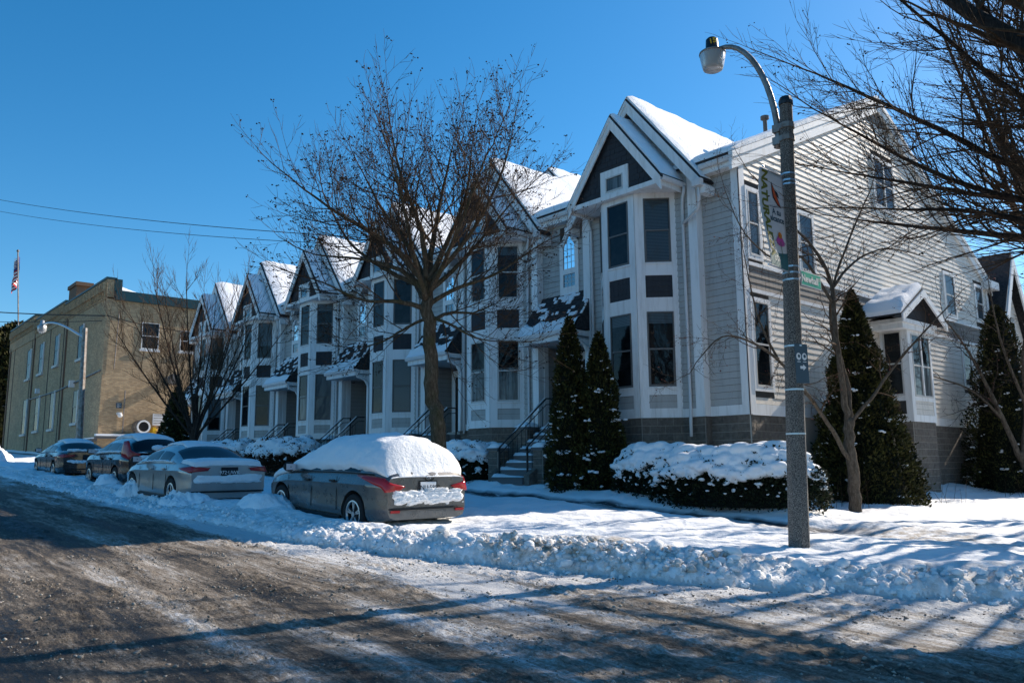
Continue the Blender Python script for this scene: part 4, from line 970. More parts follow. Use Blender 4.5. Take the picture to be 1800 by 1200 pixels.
# neighbour house beyond the end wall
N = thing("neighbour_house", (-14, 42, .4), "pale house with steep black roof and white rake boards beyond the end wall", "house")
NX, NY, NZ = -9.6, 34.6, 9.45
NY = 36.0; NZ = 9.8; NX = -10.3
b = MB(); b.box(-22, NX - .3, NY - 1.9, NY + 5.8, .2, 5.0); b.prism([(NX - .3, NY - 2.4, 4.6), (NX - .3, NY + 2.6, 4.6), (NX - .3, NY, NZ - .5)], (-8, 0, 0)); b.build("wall", "siding", N)
b = MB()
for s in (-1, 1):
    p = [(NX, NY, NZ), (NX, NY + s * 3.0, 4.2), (NX, NY + s * 3.0 + s * .08, 4.3), (NX, NY, NZ + .15)]; b.prism(p if s < 0 else p[::-1], (-13, 0, 0))
b.build("roof", "roof_shingle", N)
for s in (-1, 1):
    q = MB(); p = [(NX + .02, NY, NZ + .02), (NX + .02, NY + s * 3.0, 4.22), (NX + .02, NY + s * 3.0 - s * .28, 4.0), (NX + .02, NY, NZ - .5)]; q.prism(p if s > 0 else p[::-1], (.06, 0, 0)); q.build("rake_board", "white_trim", N)
Ln = Lap(N, True, "siding_pale"); Fn = Fr((NX - .3, NY - 2.4), (0, 1), (1, 0)); Ln.wall(Fn, .5, 8.2, 1.2, 4.5, [(1.8, 2.8, 2, 3.8)]); Ln.wall(Fn, .3, 4.6, 4.7, 9.0, [(1.8, 3.0, 5.2, 7.2)], clip=lambda z: (2.4 - (NZ - .6 - z) / 1.88, 2.4 + (NZ - .6 - z) / 1.88))
window(Fn, 1.85, 2.95, 5.25, 7.15, N, "white", "room"); window(Fn, 1.85, 2.75, 2.05, 3.75, N, "white", "room")
b = MB(); b.box(NX - .3, NX + .5, NY - 2.0, NY + 5, 4.35, 4.6); b.build("porch_roof", "white_trim", N); b = MB(); b.box(NX - .3, NX + .52, NY - 2.0, NY + 5, 4.6, 4.75); b.build("roof_snow", "snow", N)

# ================================================================ CARS
def interp(tab, x): return float(np.interp(x, [t[0] for t in tab], [t[1] for t in tab]))
def smoothtab(tab, n=60):
    xs = np.linspace(tab[0][0], tab[-1][0], n); ys = np.interp(xs, [t[0] for t in tab], [t[1] for t in tab])
    k = np.array([1, 2, 3, 2, 1.]) / 9; p = np.pad(ys, 2, 'edge'); ys = np.convolve(p, k, 'valid'); return list(zip(xs, ys))
def car(name, label, paintm, Xr, Yc, c, seed):
    L, W = c["L"], c["W"]; zr0 = float(G(Xr - .8)) - .03; slope = float(G(Xr - 3.4) - G(Xr - .8)) / 2.6
    T = lambda lx, ly, lz: (Xr - lx, Yc + ly, zr0 + lz + slope * (lx - .8))
    C = thing(name, (Xr - L / 2, Yc, zr0), label, c.get("cat", "car"), "cars parked along the kerb")
    roof = smoothtab(c["roof"]); deck = smoothtab(c["deck"]); wid = smoothtab(c["wid"]); sh = smoothtab(c["sh"]); bot = smoothtab(c["bot"])
    # body
    st = sorted(set([0, .03, .08, .15, .25, .4] + list(np.linspace(.5, L - .45, 30)) + [L - .35, L - .22, L - .12, L - .05, L])); P = []
    for x in st:
        w = interp(wid, x); zb = interp(bot, x); zs = interp(sh, x); zt = interp(deck, x); d = zs - zb
        crease = .012 * (1 if .3 < x < L - .3 else .3)
        half = [(0, zb), (.78 * w, zb), (.93 * w, zb + .035), (.985 * w, zb + .12), (w * .992, zb + .30 * d), (w * .985, zb + .45 * d), (w * .99, zb + .62 * d), (w + crease * .2, zb + .74 * d), (w + crease - .004, zb + .80 * d), (w * .99, zb + .84 * d), (w * .965, zb + .93 * d), (w * .925, zs), (w * .84, zs + .35 * (zt - zs)), (w * .5, zs + .85 * (zt - zs)), (0, zt)]
        P.append([T(x, -a, z) for a, z in half] + [T(x, a, z) for a, z in half[-2:0:-1]])
    b = MB(); n = len(P[0]); vs = [p for r in P for p in r]
    fs = [(i * n + j, (i + 1) * n + j, (i + 1) * n + (j + 1) % n, i * n + (j + 1) % n) for i in range(len(P) - 1) for j in range(n)]
    b.add(vs, fs + [tuple(range(n)), tuple((len(P) - 1) * n + j for j in range(n))[::-1]])
    body = b.build("body", paintm, C, smooth=True)
    wh = [(c["wr"], s) for s in (-1, 1)] + [(c["wf"], s) for s in (-1, 1)]; R_ = c["R"]
    cut = MB()
    for lx, s in wh:
        yo = W; o0, o1 = T(lx, s * (W - .34), R_ + .0), T(lx, s * (W + .3), R_)
        cut.tube([o0, o1], R_ + .065, 28)
    co = cut.build("cutter", "wheel_well"); co.location = (0, 0, 0)
    bm_ = body.modifiers.new("w", 'BOOLEAN'); bm_.operation = 'DIFFERENCE'; bm_.object = co; bm_.solver = 'EXACT'
    dg = bpy.context.evaluated_depsgraph_get(); nm = bpy.data.meshes.new_from_object(body.evaluated_get(dg)); body.modifiers.clear(); old = body.data; body.data = nm; bpy.data.meshes.remove(old); bpy.data.objects.remove(co)
    for p in nm.polygons: p.use_smooth = True
    nm.set_sharp_from_angle(angle=R(32))
    # greenhouse
    xa, xb = c["roof"][0][0], c["roof"][-1][0]; pw = 2.7
    def gp(x, th, off=0.0, zadd=0.0):
        zb = interp(sh, x) + .0 if "beltg" not in c else c["beltg"]; w = interp(wid, x) * .93; h = max(interp(roof, x) - zb, .005)
        cs, sn = cos(th), sin(th); y = w * (abs(cs) ** (2 / pw)) * (1 if cs > 0 else -1); z = h * abs(sn) ** (2 / pw)
        y *= 1 - .24 * (z / .55); nl = hypot(cs, sn)
        return T(x, -(y + off * cs), zb + z + off * abs(sn) + zadd)
    xs = list(np.linspace(xa, xb, 40)); ths = np.linspace(0, pi, 25)
    b = MB(); b.grid([[gp(x, t) for t in ths] for x in xs]); b.build("cabin", paintm, C, smooth=True)
    # doors' glass, rear and front glass
    for s in (0, 1):
        for (x0, x1) in c["side"]:
            b = MB(); rows_ = []
            for x in np.linspace(x0, x1, 9):
                h = interp(roof, x) - interp(sh, x); t0 = .045; t1 = min(.62, max(t0, .68 - .1)); t1 = .50 if h > .38 else max(t0 + .001, .50 * (h - .05) / .33)
                rows_.append([gp(x, (t0 + (t1 - t0) * k / 5) if s == 0 else pi - (t0 + (t1 - t0) * k / 5), .006) for k in range(6)])
            b.grid(rows_); b.build("side_window", "car_glass", C, smooth=True)
        b = MB(); b.tube([gp(x, .02 if s == 0 else pi - .02, .012) for x in np.linspace(xa + .3, xb - .1, 14)], .012, 5); b.build("window_trim", c.get("trim", "plastic_black"), C, smooth=True)
    for nm_, (x0, x1) in (("rear_window", c["rear"]), ("windscreen", c["front"])):
        b = MB(); b.grid([[gp(x, t, .008) for t in np.linspace(.62, pi - .62, 13)] for x in np.linspace(x0, x1, 9)]); b.build(nm_, "car_glass", C, smooth=True)
    # side seams, handles, mirrors, sills
    for s in (-1, 1):
        sy = lambda x, z: (s * (interp(wid, x) * .992 + .004))
        for xd in c["seams"]:
            b = MB(); b.tube([T(xd + .03 * sin(z * 3), sy(xd, z), z) for z in np.linspace(.36, interp(sh, xd) - .04, 7)], .0055, 4); b.build("door_seam", "plastic_black", C)
        for xh in c["handles"]:
            b = MB(); b.box(*sorted((T(xh, 0, 0)[0] - .09, T(xh, 0, 0)[0] + .09)), *sorted((Yc + sy(xh, 0), Yc + sy(xh, 0) + s * .035)), T(xh, 0, interp(sh, xh) - .13)[2], T(xh, 0, interp(sh, xh) - .095)[2]); b.build("door_handle", paintm if c.get("trim") else "plastic_black", C, bevel=.01)
        b = MB(); m0 = T(c["mir"], s * (W + .10), interp(sh, c["mir"]) + .10); b.ball(m0, (.07, .12, .085), n=12, k=8); mo = b.build("mirror", "plastic_black" if c.get("blackmir", 1) else paintm, C, smooth=True)
        b = MB(); b.add([(m0[0] + .068, m0[1] - .09, m0[2] - .055), (m0[0] + .068, m0[1] + .09, m0[2] - .055), (m0[0] + .068, m0[1] + .09, m0[2] + .055), (m0[0] + .068, m0[1] - .09, m0[2] + .055)], [(0, 1, 2, 3)]); b.build("mirror_glass", "clear_lens", mo)
        b = MB(); b.tube([T(c["wr"] + R_ + .1, s * (W - .02), .24), T(c["wf"] - R_ - .1, s * (W - .02), .24)], .035, 5); b.build("sill", "plastic_black", C)
    # wheels
    for lx, s in wh:
        prof = [(.0, .0), (.20, .0), (.215, .02), (.225, .035), (R_ - .045, .06), (R_ - .01, .045), (R_, .02), (R_, -.16), (R_ - .04, -.19), (.2, -.19)]
        n = 26; yo = s * (W - .045)
        tb = MB(); tb.grid([[T(lx + r * cos(2 * pi * k / n), yo + s * y * .6, R_ + r * sin(2 * pi * k / n)) for k in range(n + 1)] for r, y in prof[3:]]); wheel = tb.build("wheel", "tyre", C, smooth=True)
        rb = MB(); rb.grid([[T(lx + r * cos(2 * pi * k / n), yo + s * y, R_ + r * sin(2 * pi * k / n)) for k in range(n + 1)] for r, y in ((.225, .03), (.205, .03), (.19, -.06), (.05, -.07), (0, -.07))], "plastic_black")
        rb.grid([[T(lx + r * cos(2 * pi * k / n), yo + s * y, R_ + r * sin(2 * pi * k / n)) for k in range(n + 1)] for r, y in ((.228, .032), (.205, .036), (.195, .01))], "rim")
        for q in range(5):
            for dd in (-.13, .13):
                a = 2 * pi * q / 5 + .3; a2 = a + dd
                p0 = (.03, a), (.2, a2)
                v = [T(lx + r * cos(t + e / max(r, .05)), yo + s * y, R_ + r * sin(t + e / max(r, .05))) for r, t in p0 for e in (-.016, .016) for y in (.02,)]
                v2 = [T(lx + r * cos(t + e / max(r, .05)), yo + s * y, R_ + r * sin(t + e / max(r, .05))) for r, t in p0 for e in (-.016, .016) for y in (-.03,)]
                rb.add(v + v2, [(0, 1, 3, 2), (4, 6, 7, 5), (0, 2, 6, 4), (1, 5, 7, 3)], "rim")
        rb.tube([T(lx, yo - s * .03, R_), T(lx, yo + s * .03, R_)], .045, 12, "rim")
        rb.build("rim", None, wheel)
    # rear: lamps, plate, bumper strip
    for s in (-1, 1):
        b = MB(); lam = c["lamp"]; rows_ = []
        path = [(lam["x0"] * (1 - q) + .12 * q, None) for q in (0, .3, .6, .85)] + [(.09, None), (.055, None), (.028, None), (.006, None)] + [(-.012, q) for q in (.97, .85, .7, lam["in"])]
        for k, (lx, fr) in enumerate(path):
            t = k / (len(path) - 1); z0, z1 = interp(lam["z0"], t), interp(lam["z1"], t)
            yy = interp(wid, max(lx, 0)) * (1.0 if fr is None else fr) + (.012 if fr is None else 0)
            rows_.append([T(lx - .008, s * (yy - c.get("lean", .05) * (kk / 4) ** 2), z0 + (z1 - z0) * kk / 4) for kk in range(5)])
        b.grid(rows_ if s > 0 else rows_[::-1]); LP = b.build("tail_light", "red_lens", C, smooth=True)
        md = LP.modifiers.new("s", 'SOLIDIFY'); md.thickness = .03; md.offset = 0
    px = c["plate"]; b = MB(); q0 = T(px[0], 0, px[1]); b.box(q0[0] - .0, q0[0] + .012, q0[1] - .155, q0[1] + .155, q0[2] - .08, q0[2] + .08); pl = b.build("licence_plate", c.get("platem", "plate_white"), C)
    b = MB(); b.box(q0[0] + .001, q0[0] + .008, q0[1] - .18, q0[1] + .18, q0[2] - .1, q0[2] + .1); b.build("plate_frame", "plastic_black", pl)
    tm = Matrix.Translation((q0[0] + .0135, q0[1], q0[2] - .012)) @ Matrix.Rotation(pi / 2, 4, 'Z') @ Matrix.Rotation(pi / 2, 4, 'X')
    if c.get("ptxt"): text_mesh(c["ptxt"], .105, "ink_black" if c.get("platem", "plate_white") == "plate_white" else "ink_white", pl, tm, depth=.001)
    b = MB(); b.tube([T(-.012 + .03 * (abs(t) > .8), t * interp(wid, 0.0) * .98, c["bz"]) for t in np.linspace(-1, 1, 11)], .02, 5); b.build("bumper_trim", "plastic_black", C)
    b = MB(); b.grid([[T(-.014 + .03 * abs(t) ** 3, t * interp(wid, 0.0) * .9, z) for t in np.linspace(-1, 1, 9)] for z in (c["bz"] - .14, c["bz"] - .04)]); b.build("lower_valance", paintm, C, smooth=True)
    return C, T, gp, roof, sh, wid
def snow_shell(C, gp, xr, tr, thick, seed, mat="snow", edge=.12, nu=56, nv=50, holes=None, name="snow_cover", zfun=None):
    """snow lying over the cabin: thick in the middle, ragged and thin at its edge"""
    P = []
    for i in range(nu + 1):
        u = i / nu; row = []
        for j in range(nv + 1):
            v = j / nv; e = min(u / edge, (1 - u) / edge, v / edge * 1.3, (1 - v) / edge * 1.3, 1); e = max(e, 0) ** .5
            nz = float(perlin(u * 9 + seed, v * 9)); nz2 = float(perlin(u * 30 + seed, v * 30)); nz3 = float(perlin(u * 5 + seed + 3, v * 2))
            x = xr[0] + (xr[1] - xr[0]) * u; tt = tr[0] + (tr[1] - tr[0]) * v
            if v < .08 or v > .92: tt += (.05 * nz3 + .05 * nz) * (1 if v < .5 else -1)
            b0 = gp(x, tt, 0, 0); q1, q2 = b0[0] * 2.6 + b0[1] * 1.9 + seed, b0[1] * 1.4 - b0[0] * 1.1 + b0[2] * 3.6; f3 = fbm(q1 * 1.3, q2 * 1.3, 4); nz = float(perlin(q1 * .6, q2 * .6)); nz2 = 0; rag = min(u / edge, (1 - u) / edge, v / edge * 1.3, (1 - v) / edge * 1.3, 1)
            h = thick(x, v) * (1 + .14 * nz + .17 * f3) * max(min(rag * 1.5 - .22 - .22 * f3, 1), 0) ** .42 - .03 * (rag < .45) * (.5 - .0)
            row.append(gp(x + .02 * nz * (u < .05), tt, h, .0))
        P.append(row)
    b = MB(); b.grid(P)
    # closed rim down to the body
    ring = [P[0][j] for j in range(nv + 1)]
    b.grid([[gp(xr[0], tr[0] + (tr[1] - tr[0]) * j / nv, 0) for j in range(nv + 1)], ring]); b.grid([[P[nu][j] for j in range(nv + 1)], [gp(xr[1], tr[0] + (tr[1] - tr[0]) * j / nv, 0) for j in range(nv + 1)]])
    return b.build(name, mat, C, smooth=True)
def ledge_snow(C, pts, r, seed, name="snow_cover", squash=.8):
    b = MB()
    for k, (p, q) in enumerate(zip(pts[:-1], pts[1:])):
        n = max(2, int((Vector(q) - Vector(p)).length / (r * .3)))
        for a in range(n):
            t = a / n; c_ = Vector(p).lerp(Vector(q), t); rr = r * random.uniform(.5, 1.15)
            b.ball((c_.x + random.uniform(-.3, .3) * r, c_.y + random.uniform(-.45, .45) * r, c_.z + random.uniform(-.35, .3) * r), (rr, rr * random.uniform(.8, 1.8), rr * squash), n=9, k=6, jit=.08)
    o = b.build(name, "snow", C, smooth=True); rm = o.modifiers.new("r", 'REMESH'); rm.mode = 'VOXEL'; rm.voxel_size = max(r * .17, .012); rm.use_smooth_shade = True
    sm = o.modifiers.new("s", 'SMOOTH'); sm.iterations = 3; return o

def snow_sheet(C, pf, nf, th, seed, nu=70, nv=22, fr=10, name="snow_cover"):
    """snow stuck to a panel: pf(u, v) is the panel, nf its outward normal; noise frays the outline"""
    P = []
    for i in range(nu + 1):
        row = []
        for j in range(nv + 1):
            u, v = i / nu, j / nv; n1 = fbm(u * fr + seed, v * fr * .35 + seed, 4); n2 = fbm(u * 40, v * 14 + seed, 3)
            m_ = min(u * 8, (1 - u) * 8, v * 3.2, (1 - v) * 3.2, 1) - .28 - .5 * n1; h = th * min(max(m_ * 2.2, 0), 1) ** .5 * (1 + .25 * n1 + .16 * n2) - (.03 if m_ < .02 else 0)
            row.append(tuple(Vector(pf(u, v)) + Vector(nf) * h + Vector((0, 0, .3 * h if m_ > 0 else 0))))
        P.append(row)
    b = MB(); b.grid(P); return b.build(name, "snow", C, smooth=True)
hatch = dict(L=4.36, W=.91, R=.325, wr=.84, wf=3.49, roof=[(.0, .93), (.05, .99), (.1, 1.16), (.26, 1.37), (.6, 1.45), (1.6, 1.48), (2.3, 1.44), (2.8, 1.24), (3.3, .99)], deck=[(0, .98), (.3, 1.02), (3.3, .98), (3.9, .88), (4.2, .76), (4.36, .62)],
             sh=[(0, .93), (.2, .97), (1.2, .96), (3.2, .90), (3.9, .80), (4.2, .68), (4.36, .55)], wid=[(0, .74), (.06, .82), (.18, .885), (.5, .91), (3.6, .91), (4.1, .84), (4.3, .70), (4.36, .6)], bot=[(0, .30), (.3, .24), (.6, .2), (3.9, .2), (4.36, .28)],
             side=[(.75, 1.25), (1.32, 2.0), (2.1, 2.85)], rear=(.1, .45), front=(2.75, 3.2), seams=(1.35, 2.25, 3.15), handles=(1.5, 2.4), mir=2.95, lamp=dict(x0=.66, z0=[(0, .955), (.35, .80), (.55, .72), (.75, .73), (1, .78)], z1=[(0, .97), (.3, .955), (.55, .90), (.8, .85), (1, .80)], **{"in": .66}), plate=(-.012, .80), ptxt="ANU·5898", bz=.46)
CG = car("parked_car", "graphite hatchback buried under thick snow, nearest of the parked cars", "paint_graphite", -10.92, 7.74, hatch, 1)
C, T, gp, roof, sh, wid = CG
snow_shell(C, gp, (-.03, 3.45), (.05, pi - .05), lambda x, v: (.07 + .10 * sin(pi * v) ** .8) * (1.0 if x > .5 else .8 + .4 * x), 2.2, edge=.10)
hx = lambda x, th, off=0, za=0: T(x, -cos(th) * (interp(wid, x) * .93 + off * .3), interp(sh, x) + (interp(hatch["deck"], x) - interp(sh, x)) * sin(th) + off * sin(th))
snow_shell(C, hx, (3.2, 4.33), (.15, pi - .15), lambda x, v: .17, 5.1)
snow_sheet(C, lambda u, v: T(-.01 + .07 * max(0, abs(2 * u - 1) - .8) / .2, -.72 + 1.50 * u, .50 + .26 * v), (1, 0, 0), .085, 3)
snow_sheet(C, lambda u, v: T(-.03, -.10 + .50 * u, .70 + .08 * v), (1, 0, 0), .07, 9, nu=30, nv=12)
ledge_snow(C, [T(3.0, -.98, 1.03), T(3.05, -1.05, 1.03)], .045, 8)
b = MB(); q0 = T(-.02, .02, .945); b.grid([[(q0[0], q0[1] + r * 1.9 * cos(2 * pi * k / 20), q0[2] + r * sin(2 * pi * k / 20)) for k in range(21)] for r in (.042, .05, .042)]); b.tube([(q0[0], q0[1] - .05 + .01 * k, q0[2] + .015 * sin(k * 1.5)) for k in range(11)], .004, 4); b.build("badge", "chrome", C)
for s in (-1, 1): b = MB(); b.box(*[T(-.02, 0, 0)[0] - .01, T(-.02, 0, 0)[0] + .006], *sorted((7.74 + s * .55, 7.74 + s * .72)), T(0, 0, .40)[2], T(0, 0, .44)[2]); b.build("reflector", "red_lens", C)

sed = dict(L=4.6, W=.90, R=.325, wr=.93, wf=3.6, roof=[(.55, .99), (.8, 1.1), (1.2, 1.3), (1.7, 1.40), (2.3, 1.42), (2.8, 1.34), (3.2, 1.16), (3.55, .96)], deck=[(0, .90), (.05, 1.0), (.5, 1.04), (.8, 1.0), (3.5, .97), (4.1, .86), (4.45, .72), (4.6, .58)],
           sh=[(0, .84), (.1, .94), (.6, .97), (1.3, .95), (3.4, .89), (4.1, .78), (4.6, .52)], wid=[(0, .76), (.08, .84), (.25, .885), (.6, .90), (3.8, .90), (4.3, .82), (4.6, .62)], bot=[(0, .34), (.3, .24), (.7, .2), (4.1, .2), (4.6, .28)],
           side=[(1.25, 1.95), (2.05, 2.85)], rear=(.68, 1.3), front=(2.85, 3.45), seams=(1.2, 2.02, 3.0), handles=(1.38, 2.2), mir=2.98, lamp=dict(x0=.42, z0=[(0, .86), (.5, .78), (1, .83)], z1=[(0, .88), (.5, .92), (1, .89)], **{"in": .58}), plate=(-.012, .80), ptxt="972·UWK", platem="ink_black", bz=.40, trim="chrome")
C, T, gp, roof, sh, wid = car("parked_car", "silver sedan with frosted rear window, second of the parked cars", "paint_silver", -16.80, 6.80, sed, 2)
snow_shell(C, gp, (1.3, 2.7), (1.0, pi - 1.0), lambda x, v: .03, 7.7); dk = lambda x, th, off=0, za=0: T(x, -cos(th) * (interp(wid, x) * .9), interp(sh, x) + (interp(sed["deck"], x) - interp(sh, x)) * sin(th) ** .6 + off)
snow_shell(C, dk, (.02, .62), (.1, pi - .1), lambda x, v: .05, 3.3); snow_sheet(C, lambda u, v: T(-.01 + .06 * max(0, abs(2 * u - 1) - .8) / .2, -.78 + 1.56 * u, .56 + .20 * v), (1, 0, 0), .05, 5, fr=5); ledge_snow(C, [gp(x, .06, .01) for x in np.linspace(1.0, 3.1, 8)], .025, 3)
suv = dict(L=4.5, W=.91, R=.35, wr=.9, wf=3.52, roof=[(.03, 1.08), (.14, 1.3), (.38, 1.50), (.9, 1.57), (1.7, 1.59), (2.4, 1.55), (2.9, 1.35), (3.4, 1.07)], deck=[(0, 1.0), (.2, 1.08), (3.3, 1.06), (3.9, 1.0), (4.3, .88), (4.5, .7)],
           sh=[(0, 1.0), (.3, 1.06), (1.2, 1.04), (3.4, .99), (4.0, .92), (4.5, .62)], wid=[(0, .77), (.06, .84), (.2, .89), (.6, .91), (3.8, .91), (4.3, .82), (4.5, .66)], bot=[(0, .42), (.3, .32), (.7, .28), (4.0, .28), (4.5, .36)],
           side=[(.5, 1.05), (1.15, 1.95), (2.05, 2.85)], rear=(.06, .36), front=(2.75, 3.3), seams=(1.15, 2.05, 3.05), handles=(1.35, 2.2), mir=2.95, lamp=dict(x0=.3, z0=[(0, 1.0), (.5, .92), (1, .95)], z1=[(0, 1.40), (.4, 1.42), (.6, 1.2), (1, 1.02)], **{"in": .72}), plate=(-.012, .85), ptxt=None, bz=.52)
C, T, gp, roof, sh, wid = car("parked_car", "black crossover with snow on its roof, third of the parked cars", "paint_black", -23.1, 7.38, suv, 3)
snow_shell(C, gp, (.3, 2.6), (.9, pi - .9), lambda x, v: .06, 9.9); ledge_snow(C, [T(-.02, y, .98) for y in np.linspace(-.5, .6, 6)], .07, 3); ledge_snow(C, [gp(x, .06, .01) for x in np.linspace(.6, 3.1, 8)], .04, 3); ledge_snow(C, [T(.1, y, 1.22) for y in np.linspace(-.1, .5, 4)], .09, 3)
C, T, gp, roof, sh, wid = car("parked_car", "black sedan with dark red rear lights, farthest of the four parked cars", "paint_maroon", -31.4, 7.6, dict(sed, ptxt=None, L=4.85, deck=[(0, .95), (.05, 1.04), (.5, 1.06), (.8, 1.0), (3.6, .97), (4.3, .86), (4.7, .72), (4.85, .58)], sh=[(0, .9), (.1, .98), (.6, 1.0), (1.3, .96), (3.4, .9), (4.2, .78), (4.85, .52)], wid=[(0, .76), (.08, .84), (.25, .885), (.6, .90), (4.0, .90), (4.5, .82), (4.85, .62)], wr=1.0, wf=3.8, trim=None), 4)
snow_shell(C, gp, (1.2, 2.8), (.95, pi - .95), lambda x, v: .05, 4.4); ledge_snow(C, [T(.1, y, 1.05) for y in np.linspace(-.6, .7, 6)], .06, 3); ledge_snow(C, [T(-.02, y, .66) for y in np.linspace(-.6, .75, 6)], .06, 3)
# snow packed against wheels and between the cars
def mound(name, label, cx, cy, rx, ry, h, seed, sink=.05):
    b = MB(); P = []; n = 44
    for a in range(n + 1):
        row = []
        for c_ in range(n + 1):
            u, v = a / n * 2 - 1, c_ / n * 2 - 1; x, y = cx + rx * u, cy + ry * v; d = max(0, 1 - (u * u + v * v) * (1 + .4 * float(perlin(u * 2 + seed, v * 2))))
            row.append((x, y, gz(x, y) - sink + h * d ** .7 * (1 + .3 * float(perlin(x * 3 + seed, y * 3)) + .12 * float(perlin(x * 9, y * 9)) + .10 * float(perlin(x * 19, y * 19)))))
        P.append(row)
    b.grid(P); return tag(b.build(name, "snow", None, smooth=True), label, "snow pile", None)
mound("snow_pile", "snow heaped at the front wheel of the graphite hatchback", -14.5, 6.65, .9, .5, .24, 1); mound("snow_pile", "snow heaped at the rear wheel of the silver sedan", -17.2, 6.0, .9, .45, .26, 2)
mound("snow_pile", "snow heaped at the front wheel of the silver sedan", -20.3, 5.95, .5, .4, .34, 3); mound("snow_pile", "snow heaped beside the rear wheel of the black crossover", -23.9, 6.35, .5, .4, .30, 4)
mound("snow_pile", "bright sunlit snow pile at the far left end of the street", -52, 6.9, 3.4, 1.8, 1.15, 6)

# ================================================================ STREET FURNITURE
PB, PT = Vector((-5.95, 10.5, .2)), Vector((-5.72, 10.5, 6.85))
LPt = thing("street_lamp", (PB.x, PB.y, .4), "tall concrete street lamp post in the foreground with banner and street signs", "street lamp")
b = MB(); b.tube([PB, PB.lerp(PT, .5), PT], [.150, .125, .095], 8); b.build("post", "post_concrete", LPt)
b = MB(); b.tube([PT, PT + Vector((0, 0, .05)), PT + Vector((0, 0, .12)), PT + Vector((0, 0, .15))], [.108, .108, .08, .02], 10); b.build("post_cap", "black_metal", LPt)
def on_post(z): t = (z - PB.z) / (PT.z - PB.z); return PB.lerp(PT, t), .150 + (.095 - .150) * t
def arm_pts(p0, p1, n=12, bulge=.33):
    out = []; d = p1 - p0
    for k in range(n + 1):
        t = k / n; out.append(p0 + Vector((d.x * (1 - cos(t * pi / 2)) ** .93, d.y * (1 - cos(t * pi / 2)), d.z * sin(t * pi / 2) ** 1.0)))
    return out
a0 = on_post(6.35)[0] + Vector((-.13, 0, 0)); a1 = Vector((-6.80, 10.5, 8.20)); A = arm_pts(a0, a1)
b = MB(); b.tube([a0 - Vector((0.03, 0, .12))] + A, [.055] + [.05 - .012 * k / 12 for k in range(13)], 10); b.build("arm", "grey_metal", LPt, smooth=True)
for z in (6.33, 6.52):
    p, r = on_post(z); b = MB(); b.tube([p - Vector((0, 0, .04)), p + Vector((0, 0, .04))], r + .02, 8); b.box(p.x - r - .1, p.x - r + .02, p.y - .07, p.y + .07, z - .06, z + .06); b.build("arm_clamp", "grey_metal", LPt)
hd = a1 + Vector((-.14, 0, -.02))
def lathe(mb, c, prof, n=20, m=None): mb.grid([[(c.x + r * cos(2 * pi * k / n), c.y + r * sin(2 * pi * k / n), c.z + z) for k in range(n + 1)] for r, z in prof], m)
b = MB(); lathe(b, hd, [(0, .05), (.12, .05), (.21, .01), (.215, -.02), (.19, -.02)]); LH = b.build("lamp_head", "grey_metal", LPt, smooth=True)
b = MB(); lathe(b, hd, [(.205, -.02), (.20, -.08), (.17, -.24), (.155, -.28), (.12, -.30), (0, -.305)]); b.build("lamp_lens", "lamp_plastic", LH, smooth=True)
b = MB(); lathe(b, hd, [(0, .26), (.07, .26), (.095, .235), (.105, .08), (.12, .05)]); PC = b.build("photocell", "black_metal", LPt, smooth=True)
tdir = Vector((.66, -.75, 0)).normalized(); ang = atan2(tdir.x, -tdir.y)
tm = Matrix.Translation(hd + Vector((0, 0, .165)) + tdir * .106) @ Matrix.Rotation(ang - .25, 4, 'Z') @ Matrix.Rotation(pi / 2, 4, 'X') @ Matrix.Rotation(.15, 4, 'Z')
text_mesh("15", .12, "yellow_paint", PC, tm, depth=.004, bold=.004)
for z in (5.78, 5.62, 4.39, 4.30, 4.20, 5.7 - .9 + .9 - .02, 3.24, 2.62, 2.0):
    p, r = on_post(z); b = MB(); b.tube([p - Vector((0, 0, .012)), p + Vector((0, 0, .012))], r + .006, 8); b.build("band", "steel_band", LPt)

# banner
Bn = thing("banner", (-5.95, 10.3, 4.1), "white pole banner with butterfly, pink flower and olive lettering", "banner")
bo, br = on_post(5.0); bdir = Vector((cos(R(-85)), sin(R(-85)), 0)); bw = .62
Zt, Zb = 5.72, 4.30
def bpt(u, v):   # u from the post outwards, v from top to bottom ; billowing cloth
    bul = .05 * sin(pi * v) * u; x = bo + bdir * (br + .03 + bw * u); side = Vector((-bdir.y, bdir.x, 0)); wob = .05 * sin(v * 4 + 1) * u
    return Vector((x.x, x.y, 0)) + side * (-wob) + Vector((0, 0, Zt + (Zb - Zt) * v + .0 * u)) + Vector((-.03, 0, 0)) * sin(pi * v) * u * 1.5
nrm = Vector((bdir.y, -bdir.x, 0)); camd = Vector((0, 0, 0)) - bo
if nrm.dot(camd) < 0: nrm = -nrm
b = MB(); b.grid([[bpt(u / 12, v / 24) for v in range(25)] for u in range(13)]); cl = b.build("cloth", "banner_white", Bn, smooth=True); md = cl.modifiers.new("s", 'SOLIDIFY'); md.thickness = .004; md.offset = 0
b = MB(); b.grid([[bpt(u / 12, .845 + .155 * v / 6 + (-.03 * (1 - u / 12) ** 2 * (1 - v / 6) + .03 * (u / 12) * (1 - v / 6))) + nrm * .005 for v in range(7)] for u in range(13)]); b.build("footer", "banner_teal", Bn, smooth=True)
def warp_onto(ob, fx):
    me = ob.data; o = worg(ob)
    for v in me.vertices: v.co = fx(v.co.x, v.co.y, v.co.z) - o
